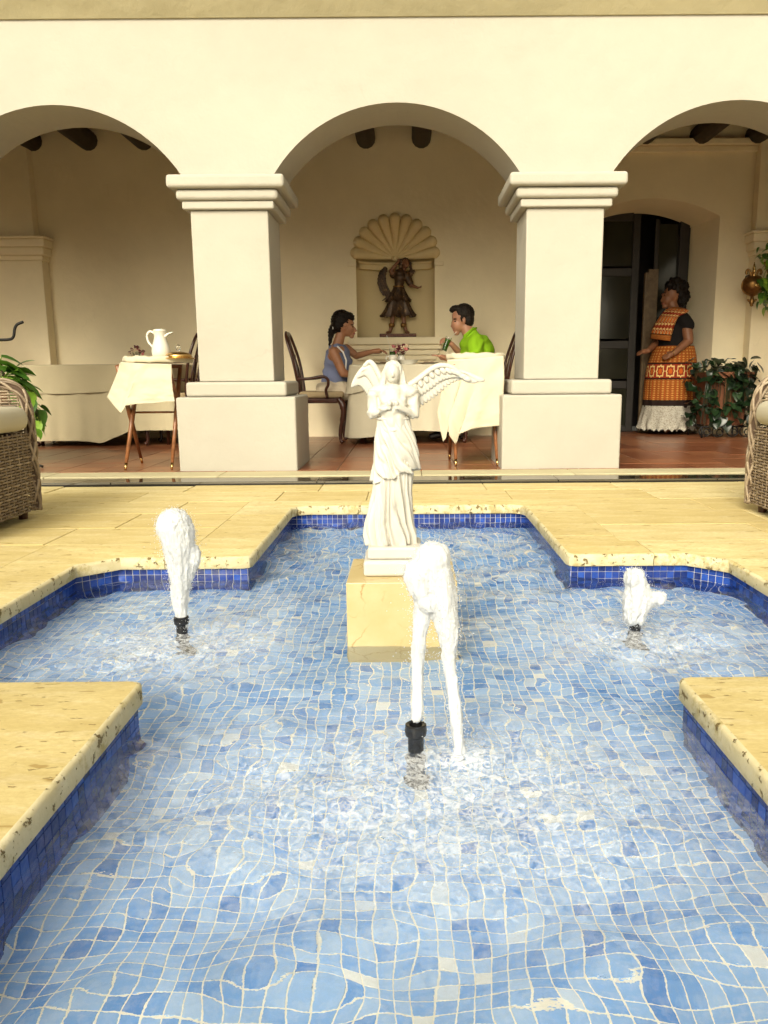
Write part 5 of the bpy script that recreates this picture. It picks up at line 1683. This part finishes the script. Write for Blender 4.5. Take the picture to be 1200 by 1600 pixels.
# ------------------------------------------------------------ plants
def leaf_mesh(name, L, W_, mat, bend=.25, heart=.2):
    b = B()
    rows_ = [(0, 0), (.06, .55 + heart), (.22, 1.0), (.45, .92), (.70, .58), (.88, .24), (1, 0)]
    vs_, fs_ = [], []
    for t, w_ in rows_:
        x_ = L * (t - (heart * .25 if 0 < t < .1 else 0))
        zc = -bend * L * t * t
        for s_ in (-1, 0, 1):
            vs_.append((x_, s_ * w_ * W_ / 2, zc + (.12 * W_ * w_ if s_ else 0)))
    for i in range(len(rows_) - 1):
        for j in (0, 1):
            a = i * 3 + j
            fs_.append((a, a + 1, a + 4, a + 3))
    b.add(vs_, fs_)
    return b.mesh(name, mat, smooth=True)
def spray(root, mesh, spots, name='leaf'):
    for (p_, yaw, pitch_, roll_, sc) in spots:
        o = link(name, mesh, root, p_, (roll_, pitch_, yaw))
        o.scale = (sc, sc, sc)
# left plant on an iron stand
ps = empty('plant_stand', (-3.12, 5.95, 0), label='black wrought iron plant stand with curled arms behind the left armchair', cat='plant stand')
def absl(root, pts): return [Vector(p_) - root.location for p_ in pts]
yp_ = 6.2
b = B(); b.tube(absl(ps, catmull([at(-40, 531, yp_), at(-10, 531, yp_), at(14, 530.5, yp_), at(21, 526, yp_), at(23, 514, yp_), at(27, 507, yp_), at(36, 503, yp_)], 6)), .011, 8); b.build('curled_arm', 'iron', ps, smooth=True)
for a in (0, 2.1, 4.2):
    b = B(); b.tube(catmull([(.03 * math.cos(a), .03 * math.sin(a), .5), (.06 * math.cos(a), .06 * math.sin(a), .25), (.16 * math.cos(a), .16 * math.sin(a), .06), (.27 * math.cos(a), .27 * math.sin(a), .012)], 6), .010, 8); b.build('foot', 'iron', ps, smooth=True)
B().lathe([(.13, .47), (.16, .49), (.165, .50), (.13, .5)], 24).build('ring_shelf', 'iron', ps, smooth=True)
B().tube([(0, 0, .3), (0, 0, .5)], .012, 8).build('post', 'iron', ps, smooth=True)
b = B(); b.tube(absl(ps, [at(-40, 531, yp_), Vector((-3.12, 5.95, .3))]), .011, 8); b.build('brace', 'iron', ps, smooth=True)
pt = empty('potted_plant', (-3.12, 5.95, .505), label='bright green variegated leafy plant behind the left rattan armchair', cat='plant')
B().lathe([(.09, 0), (.14, .16), (.15, .17), (.13, .17), (.08, .02)], 24).build('pot', 'terracotta_pot', pt, smooth=True, ang=40)
lm = leaf_mesh('leaf', .17, .105, 'leaf_bright')
st_b = B()
spots = []
def add_leaf(u, v, y, yaw, pitch_, sc):
    p_ = at(u, v, y) - pt.location
    spots.append((p_, yaw, pitch_, rnd.uniform(-.6, .3), sc))
    st_b.tube(catmull([(0, 0, .15), tuple(p_ * .5 + Vector((0, 0, .10))), tuple(p_)], 4), .0035, 5)
for (u, v, yaw, pt_, sc) in ((0, 568, .3, .3, 1.3), (12, 572, -.5, .5, 1.1), (18, 582, -.2, .2, 1.0), (5, 590, -.3, .3, 1.5), (22, 585, .2, -.1, .9), (8, 580, .8, -.2, 1.1), (20, 592, -.1, .35, 1.5), (35, 603, -.4, .6, 1.0), (40, 600, -.1, .2, .9), (-8, 575, .1, .2, 1.3),
                            (-5, 596, -.2, .3, 1.3), (28, 578, 1.0, .1, .8), (16, 600, -.5, .4, 1.1), (2, 558, .6, .2, 1.0), (45, 612, -.9, .8, .9), (50, 625, -1.2, 1.0, .7), (30, 570, .1, -.5, .7)):
    add_leaf(u, v, 5.75 + rnd.uniform(-.06, .10), yaw, pt_, sc)
for i in range(26):
    add_leaf(rnd.uniform(-30, 48), rnd.uniform(585, 640), 5.85 + rnd.uniform(-.1, .2), rnd.uniform(-3, 3), rnd.uniform(0, 1), rnd.uniform(.7, 1.1))
for i in range(12):
    add_leaf(rnd.uniform(50, 64), rnd.uniform(625, 672), 5.85 + rnd.uniform(-.1, .1), rnd.uniform(-1.5, .5), rnd.uniform(.5, 1.3), rnd.uniform(.45, .8))
spray(pt, lm, spots)
o = st_b.build('stems', 'leaf_bright', pt, smooth=True)
# ivy pot on iron stand
iv = empty('ivy_pot', (3.44, 8.52, .13), label='square terracotta pot smothered in dark ivy beside the doorway', cat='plant')
B().rings([[(-s_, -s_, z), (s_, -s_, z), (s_, s_, z), (-s_, s_, z)] for s_, z in ((.19, 0), (.235, .50), (.255, .505), (.255, .57), (.22, .572), (.21, .52))]).build('pot', 'terracotta_pot', iv, bevel=.006)
B().box(-.20, .20, -.2, .2, .50, .53).build('soil', 'food_brown', iv)
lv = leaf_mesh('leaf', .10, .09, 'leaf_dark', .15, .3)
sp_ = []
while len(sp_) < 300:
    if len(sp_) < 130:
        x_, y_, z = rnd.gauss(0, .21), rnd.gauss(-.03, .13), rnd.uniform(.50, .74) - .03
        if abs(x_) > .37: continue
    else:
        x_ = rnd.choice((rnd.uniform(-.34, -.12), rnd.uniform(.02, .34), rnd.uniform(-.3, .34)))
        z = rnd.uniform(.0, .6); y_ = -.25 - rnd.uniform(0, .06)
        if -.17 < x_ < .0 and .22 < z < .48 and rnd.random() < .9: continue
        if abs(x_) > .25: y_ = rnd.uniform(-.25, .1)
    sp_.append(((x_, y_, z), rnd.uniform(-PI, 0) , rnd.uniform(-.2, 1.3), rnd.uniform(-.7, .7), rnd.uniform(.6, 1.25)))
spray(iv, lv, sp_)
b = B()
for i in range(40):
    x_ = rnd.uniform(-.3, .3)
    b.tube(catmull([(x_ * .4, 0, .52), (x_ * .8, -.2, .60), (x_, -.27, .40), (x_ * 1.1, -.26, rnd.uniform(.0, .3))], 4), .003, 5)
b.build('stems', 'leaf_dark', iv)
is_ = empty('pot_stand', (3.44, 8.52, 0), label='low black iron scroll stand carrying the ivy pot', cat='plant stand')
b = B()
for x_ in (-.22, -.08, .08, .22):
    b.tube([(x_ + .06 * math.cos(t), -.2, .068 + .056 * math.sin(t)) for t in [2 * PI * i / 18 for i in range(19)]], .007, 6)
    b.tube([(x_ + .028 * math.cos(t) + .02, -.2, .060 + .03 * math.sin(t)) for t in [1.6 * PI * i / 12 for i in range(13)]], .006, 6)
b.build('scrollwork', 'iron', is_, smooth=True)
b = B()
for s_ in (-1, 1): b.tube([(-.25, s_ * .2, .118), (.25, s_ * .2, .118)], .008, 6); b.tube([(s_ * .25, -.2, .118), (s_ * .25, .2, .118)], .008, 6)
b.build('frame', 'iron', is_, smooth=True)
for sx in (-1, 1):
    for sy in (-1, 1): B().tube([(sx * .25, sy * .2, 0), (sx * .25, sy * .2, .118)], .009, 6).build('leg', 'iron', is_, smooth=True)

# hanging brass planter on the pilaster
HY = 8.50
q = at(1176.5, 445, HY)
hp = empty('wall_planter', (q.x, HY, q.z), label='old brass urn-shaped wall planter with a lily-shaped crest at the right', cat='planter')
u_ = HY / F
B().lathe([(.001, -19 * u_), (3 * u_, -17 * u_), (9 * u_, -13 * u_), (15 * u_, -6 * u_), (16.5 * u_, 0), (15 * u_, 7 * u_), (10 * u_, 12 * u_), (9.3 * u_, 12 * u_), (8 * u_, 8 * u_)], 28).build('bowl', 'brass_old', hp, smooth=True)
B().tube([(16.8 * u_ * math.cos(t), 0.0, -1 * u_ + 14.5 * u_ * math.sin(t)) for t in [2 * PI * i / 32 for i in range(33)]], 1.2 * u_, 6).build('rim', 'brass_old', hp, smooth=True)
B().ell((0, -13 * u_, -1 * u_), (5 * u_, 3.5 * u_, 5 * u_)).build('boss', 'brass', hp, smooth=True)
B().tube(catmull([(0, 0, -18 * u_), (0, 0, -22 * u_), (0, 0, -27 * u_), (0, 0, -32 * u_)], 4), [2.5 * u_] * 3 + [3.6 * u_] * 4 + [3.8 * u_] * 2 + [2.4 * u_] * 3 + [.3 * u_], 10).build('finial', 'brass_old', hp, smooth=True)
for s_ in (-1, 1):
    B().tube(catmull([(0, 0, -20 * u_), (s_ * 4 * u_, 0, -24 * u_), (s_ * 6.5 * u_, 0, -21 * u_)], 5), 1.4 * u_, 6).build('finial_leaf', 'brass_old', hp, smooth=True)
    B().tube(catmull([(s_ * 3 * u_, 0, 11 * u_), (s_ * 5 * u_, 0, 18 * u_), (s_ * 9 * u_, 0, 22 * u_), (s_ * 11.5 * u_, 0, 18 * u_), (s_ * 10 * u_, 0, 15 * u_)], 5), 1.9 * u_, 8).build('crest_scroll', 'brass_old', hp, smooth=True)
B().tube(catmull([(0, 0, 10 * u_), (0, 0, 18 * u_), (0, 0, 24 * u_), (0, 0, 33 * u_)], 5), [2.6 * u_] * 5 + [4.2 * u_] * 4 + [3.6 * u_] * 3 + [2.0 * u_] * 2 + [.8 * u_] * 2, 10, flat=.6).build('crest_leaf', 'brass', hp, smooth=True)
B().tube([(0, .01, 15 * u_), (0, YW - .161 - HY, 15 * u_)], .012, 8).build('wall_arm', 'iron', hp, smooth=True)
hv = empty('trailing_plant', (q.x + .12, HY, q.z + .25), label='glossy green trailing plant above the brass wall planter', cat='plant')
lh = leaf_mesh('leaf', .10, .075, 'leaf_bright', .2, .2)
sp_ = []
b = B()
for i in range(140):
    p_ = at(rnd.uniform(1184, 1225), rnd.uniform(372, 485), HY - rnd.uniform(0, .15)) - hv.location
    if p_.x < -.02 and rnd.random() < .5: continue
    sp_.append((p_, rnd.uniform(-PI, PI), rnd.uniform(.1, 1.3), rnd.uniform(-.6, .6), rnd.uniform(.6, 1.15)))
    if i % 3 == 0: b.tube(catmull([(0.1, 0, .05), tuple(p_ * .6 + Vector((.03, 0, .03))), tuple(p_)], 4), .003, 5)
spray(hv, lh, sp_)
b.build('stems', 'leaf_bright', hv, smooth=True)
B().lathe([(.07, -.12), (.12, .0), (.125, .01), (.11, .01)], 20, (.12, .03, -.02)).build('basket', 'brass_old', hv, smooth=True)
